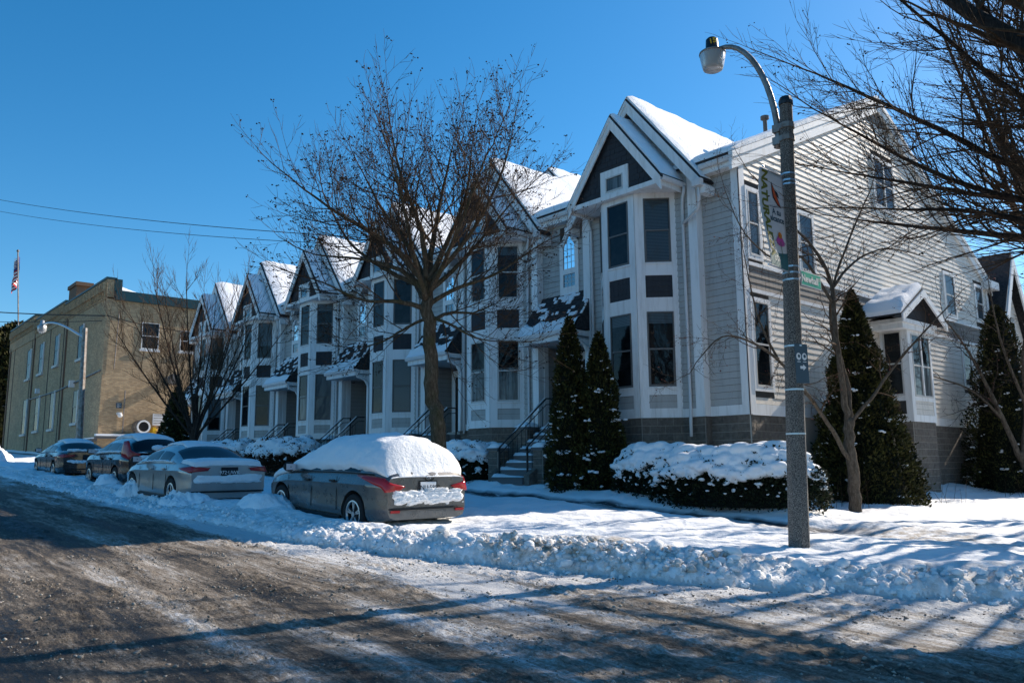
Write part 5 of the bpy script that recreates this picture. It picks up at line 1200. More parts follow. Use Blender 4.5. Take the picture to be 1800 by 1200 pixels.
def banner_text(t, size, mat, uc, vc, rot=0, bold=0):
    cu = bpy.data.curves.new("lettering", 'FONT'); cu.body = t; cu.size = size; cu.extrude = 0; cu.align_x = 'CENTER'; cu.align_y = 'CENTER'; cu.offset = bold; cu.space_line = .85
    o = bpy.data.objects.new("lettering", cu); COL.objects.link(o); dg = bpy.context.evaluated_depsgraph_get(); me = bpy.data.meshes.new_from_object(o.evaluated_get(dg)); bpy.data.objects.remove(o)
    me.materials.clear(); me.materials.append(MATS[mat]); ob = bpy.data.objects.new("lettering", me); COL.objects.link(ob); ob.parent = Bn; oo = worg(Bn)
    for v in me.vertices:
        x, y = v.co.x * cos(rot) - v.co.y * sin(rot), v.co.x * sin(rot) + v.co.y * cos(rot)
        u = uc - x / bw; vv = vc - y / (Zt - Zb); v.co = bpt(u, vv) + nrm * .006 - oo
    return ob
banner_text("NATURALEZA", .200, "banner_olive", .80, .455, -pi / 2, .009)
banner_text("A tu\nalcance", .125, "banner_ink", .36, .45, 0, .003)
def bpoly(name, mat, pts, off=.007):
    b = MB(); b.add([bpt(u, v) + nrm * off for u, v in pts], [tuple(range(len(pts)))]); return b.build(name, mat, Bn)
bpoly("wing", "ink_black", [(.52, .10), (.40, .17), (.14, .36), (.30, .335), (.46, .27), (.50, .20)]); bpoly("wing", "wing_orange", [(.50, .13), (.40, .19), (.20, .335), (.32, .31), (.44, .25), (.47, .20)], .009)
bpoly("wing", "ink_black", [(.39, .18), (.28, .20), (.22, .26), (.33, .24)], .010)
for k in range(7):
    a = -1.25 + 2.5 * k / 6; cu_, cv = .33, .655; L_ = .115
    bpoly("petal", "petal", [(cu_ - .02 + .05 * sin(a), cv), (cu_ + .28 * sin(a) * .8 - .035, cv + L_ * (.5 + .5 * cos(a))), (cu_ + .28 * sin(a) * .8 + .035, cv + L_ * (.5 + .5 * cos(a))), (cu_ + .02 + .05 * sin(a), cv)], .008)
bpoly("flower_core", "petal_core", [(.33 + .09 * cos(2 * pi * k / 12), .655 + .035 * sin(2 * pi * k / 12)) for k in range(12)], .011)
bpoly("flower_stem", "stem_green", [(.345, .72), (.30, .88), (.275, .88), (.32, .72)], .009)
banner_text("LOS", .11, "ink_white", .60, .915, .0, 0)
for z in (Zt, Zb): b = MB(); b.tube([bo.xyz * 0 + Vector((bo.x, bo.y, z)), Vector((bo.x, bo.y, z)) + bdir * (br + bw + .03)], .012, 6); b.build("banner_rod", "steel_band", Bn)
# street name sign
Sg = thing("street_sign", (-5.85, 10.9, 4.0), "green street name sign reading Newhall on the concrete post", "street sign")
so, sr = on_post(4.25); sdir = Vector((cos(R(92)), sin(R(92)), 0)); sp0 = so + sdir * (sr + .0) + Vector((.09, 0, 0)); sw, shh = .62, .22; zc = 4.25
snv = Vector((sdir.y, -sdir.x, 0))
if snv.dot(camd) < 0: snv = -snv
def spt(u, z, o=0): return sp0 + sdir * u + snv * o + Vector((0, 0, z + zc - sp0.z))
b = MB(); b.hexa([spt(0, -shh / 2, .004), spt(sw, -shh / 2, .004), spt(sw, -shh / 2, -.004), spt(0, -shh / 2, -.004), spt(0, shh / 2, .004), spt(sw, shh / 2, .004), spt(sw, shh / 2, -.004), spt(0, shh / 2, -.004)]); b.build("sign_plate", "ink_white", Sg)
b = MB(); e = .012; b.add([spt(e, -shh / 2 + e, .006), spt(sw - e, -shh / 2 + e, .006), spt(sw - e, shh / 2 - e, .006), spt(e, shh / 2 - e, .006)], [(0, 1, 2, 3)]); b.build("sign_face", "sign_green", Sg)
def rot_mat(xa, za, o): ya = za.cross(xa); return Matrix(((xa.x, ya.x, za.x, o.x), (xa.y, ya.y, za.y, o.y), (xa.z, ya.z, za.z, o.z), (0, 0, 0, 1)))
text_mesh("Newhall", .155, "ink_white", Sg, rot_mat(sdir, snv, spt(.265, -.005, .008)), bold=.003); text_mesh("ST", .07, "ink_white", Sg, rot_mat(sdir, snv, spt(.565, .03, .008)))
# slate wayfinding sign
Wg = thing("wayfinding_sign", (-5.8, 10.6, 2.7), "small slate sign with two white discs and an arrow strapped to the concrete post", "sign")
RTv = Vector((.66, .752, 0)); wo, wr_ = on_post(2.8); wd_ = Vector((cos(R(72)), sin(R(72)), 0)); wn2 = Vector((wd_.y, -wd_.x, 0))
wp0 = wo + Vector((.49, -.87, 0)) * .165 + RTv * .03; zc2 = 2.98
def wpt(u, z, o=0): return wp0 + wd_ * u + wn2 * o + Vector((0, 0, z + zc2 - wp0.z))
ww_, wh_ = .23, .56
b = MB(); b.hexa([wpt(0, -wh_ / 2, .003), wpt(ww_, -wh_ / 2, .003), wpt(ww_, -wh_ / 2, -.003), wpt(0, -wh_ / 2, -.003), wpt(0, wh_ / 2, .003), wpt(ww_, wh_ / 2, .003), wpt(ww_, wh_ / 2, -.003), wpt(0, wh_ / 2, -.003)]); b.build("sign_plate", "sign_slate", Wg)
for uc in (.062, .165):
    b = MB(); b.add([wpt(uc + .044 * cos(2 * pi * k / 16), .10 + .052 * sin(2 * pi * k / 16), .005) for k in range(16)], [tuple(range(16))]); b.build("disc", "ink_white", Wg)
    b = MB(); b.add([wpt(uc + .022 * cos(2 * pi * k / 10) + .004, .105 + .026 * sin(2 * pi * k / 10), .007) for k in range(10)], [tuple(range(10))]); b.build("disc_mark", "sign_slate", Wg)
    b = MB(); b.add([wpt(uc - .03, .03, .005), wpt(uc + .03, .03, .005), wpt(uc + .03, .02, .005), wpt(uc - .03, .02, .005)], [(0, 3, 2, 1)]); b.build("caption_bar", "ink_white", Wg)
b = MB(); b.add([wpt(u, z, .005) for u, z in ((.08, -.075), (.08, -.035), (.135, -.035), (.135, -.01), (.19, -.055), (.135, -.1), (.135, -.075))], [tuple(range(7))]); b.build("arrow", "ink_white", Wg)

# far street lamp
LX, LY = -47.0, 10.9
L2 = thing("street_lamp", (LX, LY, 2.0), "slender grey street lamp with curved arm in front of the brick building", "street lamp")
p0, p1 = Vector((LX, LY, 1.6)), Vector((LX - .6, LY, 9.15)); b = MB(); b.tube([p0, p1], [.2, .13], 8); b.build("post", "grey_metal", L2)
A = []; tip = Vector((LX - 8.2 + .0, LY - .6, 10.35)); st_ = p1 + Vector((0, 0, -.5))
for k in range(11):
    t = k / 10; A.append(Vector((st_.x + (tip.x - st_.x) * (t ** .9), st_.y + (tip.y - st_.y) * t, st_.z + (tip.z - st_.z) * sin(t * pi / 2))))
b = MB(); b.tube(A, .065, 6); b.build("arm", "steel_band", L2, smooth=True)
hd2 = tip + Vector((-.2, 0, -.1)); b = MB(); lathe(b, hd2, [(0, .4), (.11, .36), (.14, .1), (.27, 0), (.24, -.3), (.12, -.42), (0, -.42)], 12); b.build("lamp_head", "lamp_plastic", L2, smooth=True)

# overhead wires
def wire(p, q, sag, r, label):
    p, q = Vector(p), Vector(q); b = MB(); b.tube([p.lerp(q, k / 24) - Vector((0, 0, 4 * sag * (k / 24) * (1 - k / 24))) for k in range(25)], r, 4); tag(b.build("wire", "wire"), label, "wire", "overhead wires")
wire((-75, 6.8, 23.5), (-26.1, 17.1, 9.0 + 1.5), .5, .022, "upper of the two thin wires crossing the sky at left"); wire((-75, 6.6, 22.6), (-26.0, 17.1, 10.2), .6, .018, "lower of the two thin wires crossing the sky at left")
wire((-95, 3.0, 17.6), (-57.95, BY + .1, 11.8), .4, .05, "thick dark wire running to the corner of the brick building"); wire((-95, 3.2, 16.4), (-57.95, BY + .3, 11.5), .5, .03, "thin wire just below the thick one at the brick building")
wire((-57.9, BY + .1, 11.8), (-47.5, 19.0, 9.6), .3, .035, "wire from the brick building's corner to the end of the row")

# ================================================================ VEGETATION
class Twigs:
    """many thin tapering tubes gathered into numpy arrays"""
    def __init__(s): s.seg = []
    def add(s, pts, rad, n=4): s.seg.append((np.array([tuple(p) for p in pts]), np.array(rad), n))
    def build(s, name, mat, parent, kind=None, smooth=True):
        V, F, off = [], [], 0
        for pts, rad, n in s.seg:
            k = len(pts); d = np.gradient(pts, axis=0); d /= np.maximum(np.linalg.norm(d, axis=1, keepdims=True), 1e-9)
            ref = np.tile(np.array([[.31, .17, .93]]), (k, 1)); ref[np.abs(d[:, 2]) > .9] = np.array([.93, .31, .17])
            if np.any(np.abs(d[:, 2]) > .9): ref[:] = np.array([.8, -.6, .05])
            u = ref - d * np.sum(ref * d, 1, keepdims=True); u /= np.maximum(np.linalg.norm(u, axis=1, keepdims=True), 1e-9); w = np.cross(d, u)
            a = np.arange(n) * 2 * np.pi / n
            ring = pts[:, None, :] + (u[:, None, :] * np.cos(a)[None, :, None] + w[:, None, :] * np.sin(a)[None, :, None]) * rad[:, None, None]
            V.append(ring.reshape(-1, 3)); i, j = np.meshgrid(np.arange(k - 1), np.arange(n), indexing='ij')
            F.append(np.stack([i * n + j, i * n + (j + 1) % n, (i + 1) * n + (j + 1) % n, (i + 1) * n + j], -1).reshape(-1, 4) + off); off += k * n
        return npmesh(name, np.concatenate(V), np.concatenate(F), mat, parent, smooth, None, kind)
rnd = random.Random(5)
def bez(p0, p1, p2, n): return [p0 * (1 - t) ** 2 + p1 * 2 * t * (1 - t) + p2 * t * t for t in [k / n for k in range(n + 1)]]
def sprout(tw, p, d, L, r, lvl, cfg, tips):
    """one shoot: bends towards the light, carries side shoots; lvl counts down"""
    n = 5 if lvl > 1 else 3; pts = [p.copy()]; q = p.copy(); dd = d.normalized()
    for k in range(n):
        dd = (dd + Vector((rnd.gauss(0, cfg["wob"]), rnd.gauss(0, cfg["wob"]), rnd.gauss(0, cfg["wob"]) + cfg["up"]))).normalized(); q = q + dd * (L / n); pts.append(q.copy())
    rad = [r * (1 - .62 * k / n) for k in range(n + 1)]; tw.add(pts, rad, 5 if r > .02 else (4 if r > .008 else 3))
    if lvl == 0: tips.append((pts[-1], r)); return
    m = cfg["n"][lvl]; m = rnd.randint(int(m * .75), int(m * 1.25 + .5))
    for k in range(m):
        t = cfg["t0"] + (1 - cfg["t0"]) * (k + rnd.random()) / m; idx = min(int(t * n), n - 1); pos = pts[idx].lerp(pts[idx + 1], t * n - idx); ax = (pts[idx + 1] - pts[idx]).normalized()
        side = ax.orthogonal().normalized(); side.rotate(Matrix.Rotation(rnd.uniform(0, 2 * pi), 3, ax)); an = R(rnd.uniform(*cfg["ang"]))
        nd = (ax * cos(an) + side * sin(an)); nd.z += cfg["lift"]; nd.normalize()
        ll = L * rnd.uniform(*cfg["len"]) * (1.12 - .5 * t); sprout(tw, pos, nd, ll, max(r * (1 - .6 * t) * cfg["rr"], cfg["rmin"]), lvl - 1, cfg, tips)
    # the shoot itself goes on as a leader
    sprout(tw, pts[-1], dd, L * .5, max(rad[-1], cfg["rmin"]), max(lvl - 1, 0), cfg, tips)
def limb_from(tw_main, parent, pts, r0, r1, mat, name="limb"):
    P = []; 
    for a, b_ in zip(pts[:-1], pts[1:]): pass
    pv = [Vector(p) for p in pts]; out = []
    for k in range(len(pv) - 1):   # Catmull-Rom
        a = pv[max(k - 1, 0)]; b_ = pv[k]; c = pv[k + 1]; d = pv[min(k + 2, len(pv) - 1)]
        for s in range(5):
            t = s / 5; out.append(.5 * ((2 * b_) + (c - a) * t + (2 * a - 5 * b_ + 4 * c - d) * t * t + (3 * b_ - a - 3 * c + d) * t ** 3))
    out.append(pv[-1]); n = len(out); rad = [r0 + (r1 - r0) * (k / (n - 1)) ** .8 for k in range(n)]
    out = [p + Vector((rnd.gauss(0, .18), rnd.gauss(0, .18), rnd.gauss(0, .12))) * rad[k] * (0 < k < n - 1) for k, p in enumerate(out)]
    m = MB(); m.tube(out, rad, 9); o = m.build(name, mat, parent, smooth=True); return out, rad
def clusters2(name, tips, frac, r0, r1, mat, parent, per=3, drop=.03):
    pts = []; w = worg(parent)
    for p, r in tips:
        if rnd.random() < frac:
            for k in range(rnd.randint(1, per)): pts.append((p.x + rnd.gauss(0, .03) - w.x, p.y + rnd.gauss(0, .03) - w.y, p.z - rnd.random() * drop - w.z, rnd.uniform(r0, r1)))
    if pts: o = lump_mesh(name, pts, mat); o.parent = parent
RT = Vector((.66, .752, 0)); BKd = Vector((-.752, .66, 0))   # across and away as seen from the street corner
def tree(name, label, base, trunk, limbs, cfg, lv, bark, twigm, cat="tree", group=None, spacing=.28, seedm=None, start=.25):
    t = thing(name, base, label, cat, group); tips = []; tw = Twigs()
    limb_from(None, t, trunk[0], trunk[1], trunk[2], bark, "trunk")
    for pts, r0, r1 in limbs:
        out, rad = limb_from(None, t, pts, r0, r1, bark)
        tot = 0; nxt = 0; L = sum((b_ - a).length for a, b_ in zip(out[:-1], out[1:])); nxt = L * start
        for k in range(len(out) - 1):
            s = (out[k + 1] - out[k]).length
            while tot + s > nxt:
                f = (nxt - tot) / s; pos = out[k].lerp(out[k + 1], f); ax = (out[k + 1] - out[k]).normalized(); side = ax.orthogonal().normalized(); side.rotate(Matrix.Rotation(rnd.uniform(0, 2 * pi), 3, ax))
                an = R(rnd.uniform(30, 62)); nd = ax * cos(an) + side * sin(an); nd.z += cfg["lift"] * .8; u = nxt / L
                sprout(tw, pos, nd, cfg["L1"] * rnd.uniform(.65, 1.15) * (1.02 - cfg.get('fall', .5) * u), max(rad[k] * .42, cfg["rmin"] * 2), lv, cfg, tips); nxt += spacing * rnd.uniform(.6, 1.4)
            tot += s
        sprout(tw, out[-1], (out[-1] - out[-2]), cfg["L1"] * .8, rad[-1], lv, cfg, tips)
    tw.build("twigs", twigm, t, "stuff")
    if seedm: clusters2(seedm[0], tips, seedm[1], seedm[2], seedm[3], seedm[4], t, seedm[5])
    return t, tips, tw
def W(u, d, z, o): return Vector(o) + RT * u + BKd * d + Vector((0, 0, z - o[2]))   # across, away, height

# the big maple at the kerb
o = (-13.55, 9.95, .75)
cfg = dict(wob=.10, up=.075, n={2: 6.5, 1: 5.0}, t0=.15, ang=(24, 56), len=(.42, .75), lift=.13, rr=.6, rmin=.0046, L1=1.55, fall=.34)
fk = lambda u, d, z: W(u, d, z if z < 5.2 else 5.2 + (z - 5.2) * .80, o)
limbs = [
 ([fk(-.33, 0, 5.3), fk(-.9, .1, 5.9), fk(-1.7, .2, 6.25), fk(-2.6, .3, 6.4)], .075, .016), ([fk(-.35, .1, 5.5), fk(-.75, .3, 6.6), fk(-1.4, .6, 7.8), fk(-1.9, .8, 9.0)], .08, .014),
 ([fk(-.35, 0, 5.6), fk(-.45, -.2, 6.9), fk(-.85, -.5, 8.3), fk(-1.05, -.6, 9.5)], .08, .013), ([fk(-.34, .0, 5.6), fk(-.2, .2, 6.9), fk(-.05, .4, 8.2), fk(.15, .5, 9.5)], .085, .014),
 ([fk(-.33, 0, 5.5), fk(.1, -.1, 6.6), fk(.5, -.2, 7.8), fk(.65, -.2, 9.3)], .08, .013), ([fk(-.3, 0, 5.3), fk(.35, .2, 6.1), fk(1.0, .3, 7.1), fk(1.55, .4, 8.0)], .065, .013),
 ([fk(-.34, -.05, 4.9), fk(-.9, -.3, 5.0), fk(-1.6, -.5, 5.0), fk(-2.3, -.8, 5.3)], .065, .016), ([fk(-.3, 0, 5.0), fk(.3, .1, 5.4), fk(1.1, .2, 5.8), fk(1.8, .3, 6.4)], .06, .016),
 ([fk(-.3, .1, 4.6), fk(.1, .5, 4.9), fk(.6, 1.0, 5.0), fk(1.0, 1.6, 5.3)], .05, .014), ([fk(-.35, -.1, 5.1), fk(-.5, -.8, 5.9), fk(-.6, -1.5, 6.8), fk(-.8, -2.0, 7.9)], .07, .016),
 ([fk(-.35, .1, 5.1), fk(-.7, .9, 5.8), fk(-.9, 1.6, 6.8), fk(-1.2, 2.2, 7.9)], .07, .016), ([fk(-.3, 0, 5.2), fk(.2, -.8, 6.1), fk(.6, -1.3, 7.1), fk(1.0, -1.6, 8.3)], .065, .015),
 ([fk(-.36, 0, 5.5), fk(-1.1, -.3, 6.5), fk(-2.1, -.6, 7.2), fk(-2.9, -.8, 7.9)], .075, .016), ([fk(-.34, 0, 5.4), fk(-1.2, .5, 6.0), fk(-2.2, 1.0, 7.0), fk(-2.9, 1.2, 8.6)], .07, .013), ([fk(-.3, 0, 5.5), fk(.6, -.4, 6.7), fk(1.2, -.6, 8.0), fk(1.5, -.7, 9.2)], .065, .012), ([fk(-.34, 0, 4.7), fk(-.8, .3, 4.55), fk(-1.3, .5, 4.3), fk(-1.7, .6, 4.2)], .04, .012),
 ([fk(-.28, 0, 4.75), fk(.2, -.3, 4.5), fk(.7, -.5, 4.2), fk(1.1, -.6, 4.1)], .04, .012)]
tree("maple_tree", "large bare street tree at the kerb behind the snow-covered hatchback", o, ([fk(.04, 0, .4), fk(.0, 0, 1.4), fk(-.1, 0, 2.4), fk(-.24, 0, 3.3), fk(-.24, 0, 4.1), fk(-.34, 0, 4.9), fk(-.34, 0, 5.6)], .185, .125), limbs, cfg, 2, "bark", "bark_twig", spacing=.21,
     seedm=("seed_cluster", .38, .010, .022, "seed", 4), group="bare street trees")

# the tree farther along the kerb
o = (-29.3, 10.5, 1.3); cfg2 = dict(wob=.07, up=.07, n={2: 4.5, 1: 3.4}, t0=.2, ang=(18, 40), len=(.45, .75), lift=.22, rr=.6, rmin=.006, L1=1.5); limbs = []
for k in range(13):
    a = 2 * pi * k / 13 + .3; sp = 1.6 if k % 2 else 2.8; h = 8.3 if k % 2 else 6.8; z0 = 2.4 + .13 * (k % 6)
    limbs.append(([Vector((o[0], o[1], z0)), Vector((o[0] + cos(a) * sp * .35, o[1] + sin(a) * sp * .35, z0 + (h - z0) * .28)), Vector((o[0] + cos(a) * sp * .72, o[1] + sin(a) * sp * .72, z0 + (h - z0) * .62)), Vector((o[0] + cos(a) * sp, o[1] + sin(a) * sp, h - .4))], .05, .012))
tree("street_tree", "smaller bare street tree at the left, in front of the last townhouses", o, ([Vector((o[0], o[1], .9)), Vector((o[0] - .02, o[1], 2.0)), Vector((o[0] + .05, o[1], 3.0)), Vector((o[0], o[1], 4.2))], .2, .08), limbs, cfg2, 2, "bark_dark", "bark_twig", spacing=.26, group="bare street trees")

# crab apple in front of the end wall
o = (-8.62, 17.7, .5); fk = lambda u, d, z: W(u, d, z, o)
cfg3 = dict(wob=.2, up=.0, n={2: 4.5, 1: 3.2}, t0=.15, ang=(30, 75), len=(.4, .75), lift=.02, rr=.6, rmin=.0036, L1=1.15)
limbs = [([fk(0.02, 0, 2.4), fk(-.12, -.1, 3.3), fk(-.22, -.2, 4.6), fk(-.28, -.2, 5.8), fk(-.75, -.3, 6.6), fk(-1.4, -.5, 7.2), fk(-2.0, -.7, 8.0)], .085, .012), ([fk(.05, 0, 2.5), fk(.1, .2, 3.5), fk(-.1, .3, 4.6), fk(.0, .3, 5.7), fk(.55, .2, 7.1), fk(1.0, .2, 8.0)], .07, .012),
         ([fk(-.02, 0, 1.6), fk(-.5, -.3, 2.3), fk(-1.1, -.7, 3.0), fk(-1.9, -1.2, 3.75), fk(-2.6, -1.6, 4.1), fk(-3.3, -2.0, 4.15), fk(-3.9, -2.2, 3.6)], .06, .010), ([fk(.04, 0, 2.5), fk(.5, -.1, 3.0), fk(1.1, -.2, 3.8), fk(1.8, -.4, 4.6), fk(2.3, -.5, 5.1)], .05, .010),
         ([fk(-.27, -.2, 5.5), fk(.4, 0, 6.2), fk(1.3, .3, 6.6), fk(2.3, .6, 6.5)], .04, .008), ([fk(-.25, -.2, 5.2), fk(-1.0, -.5, 6.2), fk(-1.6, -.8, 6.0), fk(-2.4, -1.0, 6.6), fk(-2.8, -1.0, 7.6)], .04, .008), ([fk(-1.9, -1.2, 3.75), fk(-2.3, -1.3, 4.6), fk(-2.5, -1.4, 5.5), fk(-2.6, -1.4, 6.2)], .03, .007)]
tree("crab_apple_tree", "bare forked crab apple tree with red berries in front of the near end wall cedar", o, ([fk(.03, 0, .1), fk(.03, 0, 1.0), fk(0, 0, 1.8), fk(0.02, 0, 2.6)], .15, .11), limbs, cfg3, 2, "bark_grey", "bark_twig", spacing=.30, seedm=("berries", .22, .010, .016, "berry", 2), group="crab apple trees")
o = (-8.7, 29.4, .5); fk = lambda u, d, z: W(u, d, z, o)
limbs = [([fk(0, 0, 1.6), fk(-.5, 0, 3.0), fk(-1.0, 0, 4.3), fk(-1.6, -.2, 5.3), fk(-2.3, -.4, 6.2)], .10, .015), ([fk(.05, 0, 1.8), fk(.3, 0, 3.2), fk(.4, 0, 5.0), fk(.9, 0, 6.8), fk(1.6, 0, 8.3)], .10, .015), ([fk(-.4, 0, 2.8), fk(-1.3, 0, 3.8), fk(-2.5, 0, 4.3), fk(-3.6, 0, 4.6)], .05, .012), ([fk(.3, 0, 3.4), fk(-.3, 0, 5.5), fk(-.5, 0, 7.5)], .06, .012), ([fk(0.3, 0, 3.0), fk(1.3, .2, 4.3), fk(2.2, .3, 5.3)], .05, .012)]
tree("crab_apple_tree", "bare leaning crab apple tree at the right edge of the picture, by the far cedar", o, ([fk(.25, 0, .1), fk(.15, 0, 1.0), fk(0, 0, 1.9)], .17, .12), limbs, dict(cfg3, rmin=.006, L1=1.5), 2, "bark_grey", "bark_dark", spacing=.55, seedm=("berries", .12, .012, .02, "berry", 2), group="crab apple trees")

# the big tree whose trunk stands just outside the frame, branches reaching in from the right
o = (-1.7, 13.4, .4); cfg4 = dict(wob=.085, up=.035, n={2: 5.5, 1: 3.8}, t0=.15, ang=(16, 40), len=(.42, .72), lift=.05, rr=.6, rmin=.0042, L1=1.6)
Q = lambda x, y, z: Vector((x, y, z)); limbs = []
fk = lambda u, d, z: W(u, d, z, o)
for a in ((-1.2, 0.0, 5.6, -2.4, .1, 6.8, -3.5, .2, 8.0), (-1.2, -.5, 5.2, -2.4, -1.0, 6.1, -3.6, -1.5, 6.9), (-1.1, .6, 5.0, -2.2, 1.2, 5.5, -3.4, 1.8, 6.0), (-1.3, .2, 4.5, -2.5, .3, 4.9, -3.6, .4, 5.0), (-.9, -.4, 6.5, -1.8, -.9, 8.3, -2.6, -1.3, 9.8), (-.7, .6, 7.0, -1.4, 1.2, 8.9, -2.0, 1.6, 10.3),
          (-1.3, -.6, 4.7, -2.3, -1.3, 4.9, -3.2, -1.9, 5.3), (-1.3, .9, 5.6, -2.6, 1.7, 6.9, -3.8, 2.4, 8.0), (-1.4, -.1, 6.1, -2.7, -.3, 7.6, -3.7, -.5, 9.0), (-.9, 1.5, 4.9, -1.8, 2.7, 5.4, -2.6, 3.8, 5.9), (-1.3, .4, 5.0, -2.6, .9, 5.6, -3.9, 1.3, 6.6), (-1.2, -.9, 5.8, -2.5, -1.9, 7.4, -3.2, -2.6, 8.8)):
    limbs.append(([fk(0, 0, 3.4 + .14 * len(limbs)), fk(*a[0:3]), fk(*a[3:6]), fk(*a[6:9])], .085, .015))
for a in ((.6, 0, 5.5, 1.5, .5, 7.5, 2.6, 1, 9.5), (.6, -.6, 5.0, 1.6, -1.6, 6.4, 2.8, -2.8, 7.8), (.2, -.9, 6.0, .4, -2.2, 8.0, .6, -3.2, 9.8), (.5, 1.0, 5.6, 1.2, 2.4, 7.5, 1.8, 3.6, 9.3), (0, .1, 7.5, .1, .2, 9.5, .1, .3, 11.5)):
    limbs.append(([fk(0, 0, 3.8), fk(*a[0:3]), fk(*a[3:6]), fk(*a[6:9])], .13, .025))
tree("large_tree", "big bare tree just outside the frame, dense branches reaching in at the upper right", o, ([fk(0, 0, .1), fk(.05, 0, 2.0), fk(0, 0, 3.8), fk(0, .1, 7.6)], .34, .14), limbs, cfg4, 2, "bark_dark", "bark_twig", spacing=.17, seedm=("seed_cluster", .16, .008, .017, "seed", 3), start=.3)
# a second large tree behind it, also with its trunk outside the frame
o = (-3.7, 19.2, .4); limbs = []
for q in range(11):
    a = 2 * pi * q / 11 + .2; sp = 3.3 + (q % 3) * .45; h = 8.0 + 1.5 * ((q * 7) % 4); k_ = 1.0 if cos(a) > -.2 else .72
    limbs.append(([Vector((o[0], o[1], 3.6 + .25 * (q % 6))), Vector((o[0] + cos(a) * sp * .35 * k_, o[1] + sin(a) * sp * .35, 5.0)), Vector((o[0] + cos(a) * sp * .75 * k_, o[1] + sin(a) * sp * .75, 5.0 + (h - 5) * .6)), Vector((o[0] + cos(a) * sp * k_, o[1] + sin(a) * sp, h))], .11, .016))
tree("large_tree", "second big bare tree beyond the right edge, its twigs crossing the end wall's gable", o, ([Vector((o[0], o[1], .1)), Vector((o[0] + .05, o[1], 2.2)), Vector((o[0], o[1], 4.6)), Vector((o[0], o[1] + .1, 8))], .3, .13), limbs, dict(cfg4, n={2: 4, 1: 3}), 2, "bark_dark", "bark_twig", spacing=.42, start=.3)
# two more street trees outside the frame to the right; their trunks and limbs throw the long shadows over the crossing
for k, (x, y, h, lab) in enumerate(((-.3, 8.6, 11, "bare tree on the side street corner, outside the frame, nearest the crossing"), (-3.4, 25.5, 12, "bare tree farther up the side street, outside the frame"))):
    o = (x, y, .2); limbs = []
    for q in range(11):
        a = 2 * pi * q / 11 + k; sp = 3.0 + (q % 3) * .5
        limbs.append(([Vector((x, y, 3 + .2 * (q % 5))), Vector((x + cos(a) * sp * .4, y + sin(a) * sp * .4, 5.2)), Vector((x + cos(a) * sp * .8, y + sin(a) * sp * .8, 7.4)), Vector((x + cos(a) * sp, y + sin(a) * sp, h - (q % 3)))], .14, .04))
    tree("street_tree", lab, o, ([Vector((x, y, 0)), Vector((x + .05, y, 2.2)), Vector((x, y, 4.5)), Vector((x, y + .1, 7))], .27, .12), limbs, dict(cfg4, n={1: 3}, rmin=.008), 1, "bark_dark", "bark_twig", spacing=.5, group="bare street trees")

# ---------------------------------------------------------------- evergreens
def leaves(name, P, Nn, size, mat, parent, tone, aspect=1.6, spread=.5, kind="stuff"):
    """leaf sprays: small folded quads at points P facing roughly Nn"""
    n = len(P); d = Nn + RNG.normal(0, spread, (n, 3)); d /= np.linalg.norm(d, axis=1, keepdims=True)
    r = RNG.normal(0, 1, (n, 3)); u = np.cross(d, r); u /= np.maximum(np.linalg.norm(u, axis=1, keepdims=True), 1e-9); w = np.cross(d, u)
    s = size * RNG.uniform(.6, 1.3, (n, 1)); a = P + d * s * aspect; q1 = P + u * s * .5 + d * s * .5; q2 = P - u * s * .5 + d * s * .5 + w * s * .15
    V_ = np.stack([P, q1, a, q2], 1).reshape(-1, 3); F_ = np.arange(n * 4).reshape(-1, 4)
    return npmesh(name, V_, F_, mat, parent, False, {"tone": np.repeat(tone, 4)}, kind)
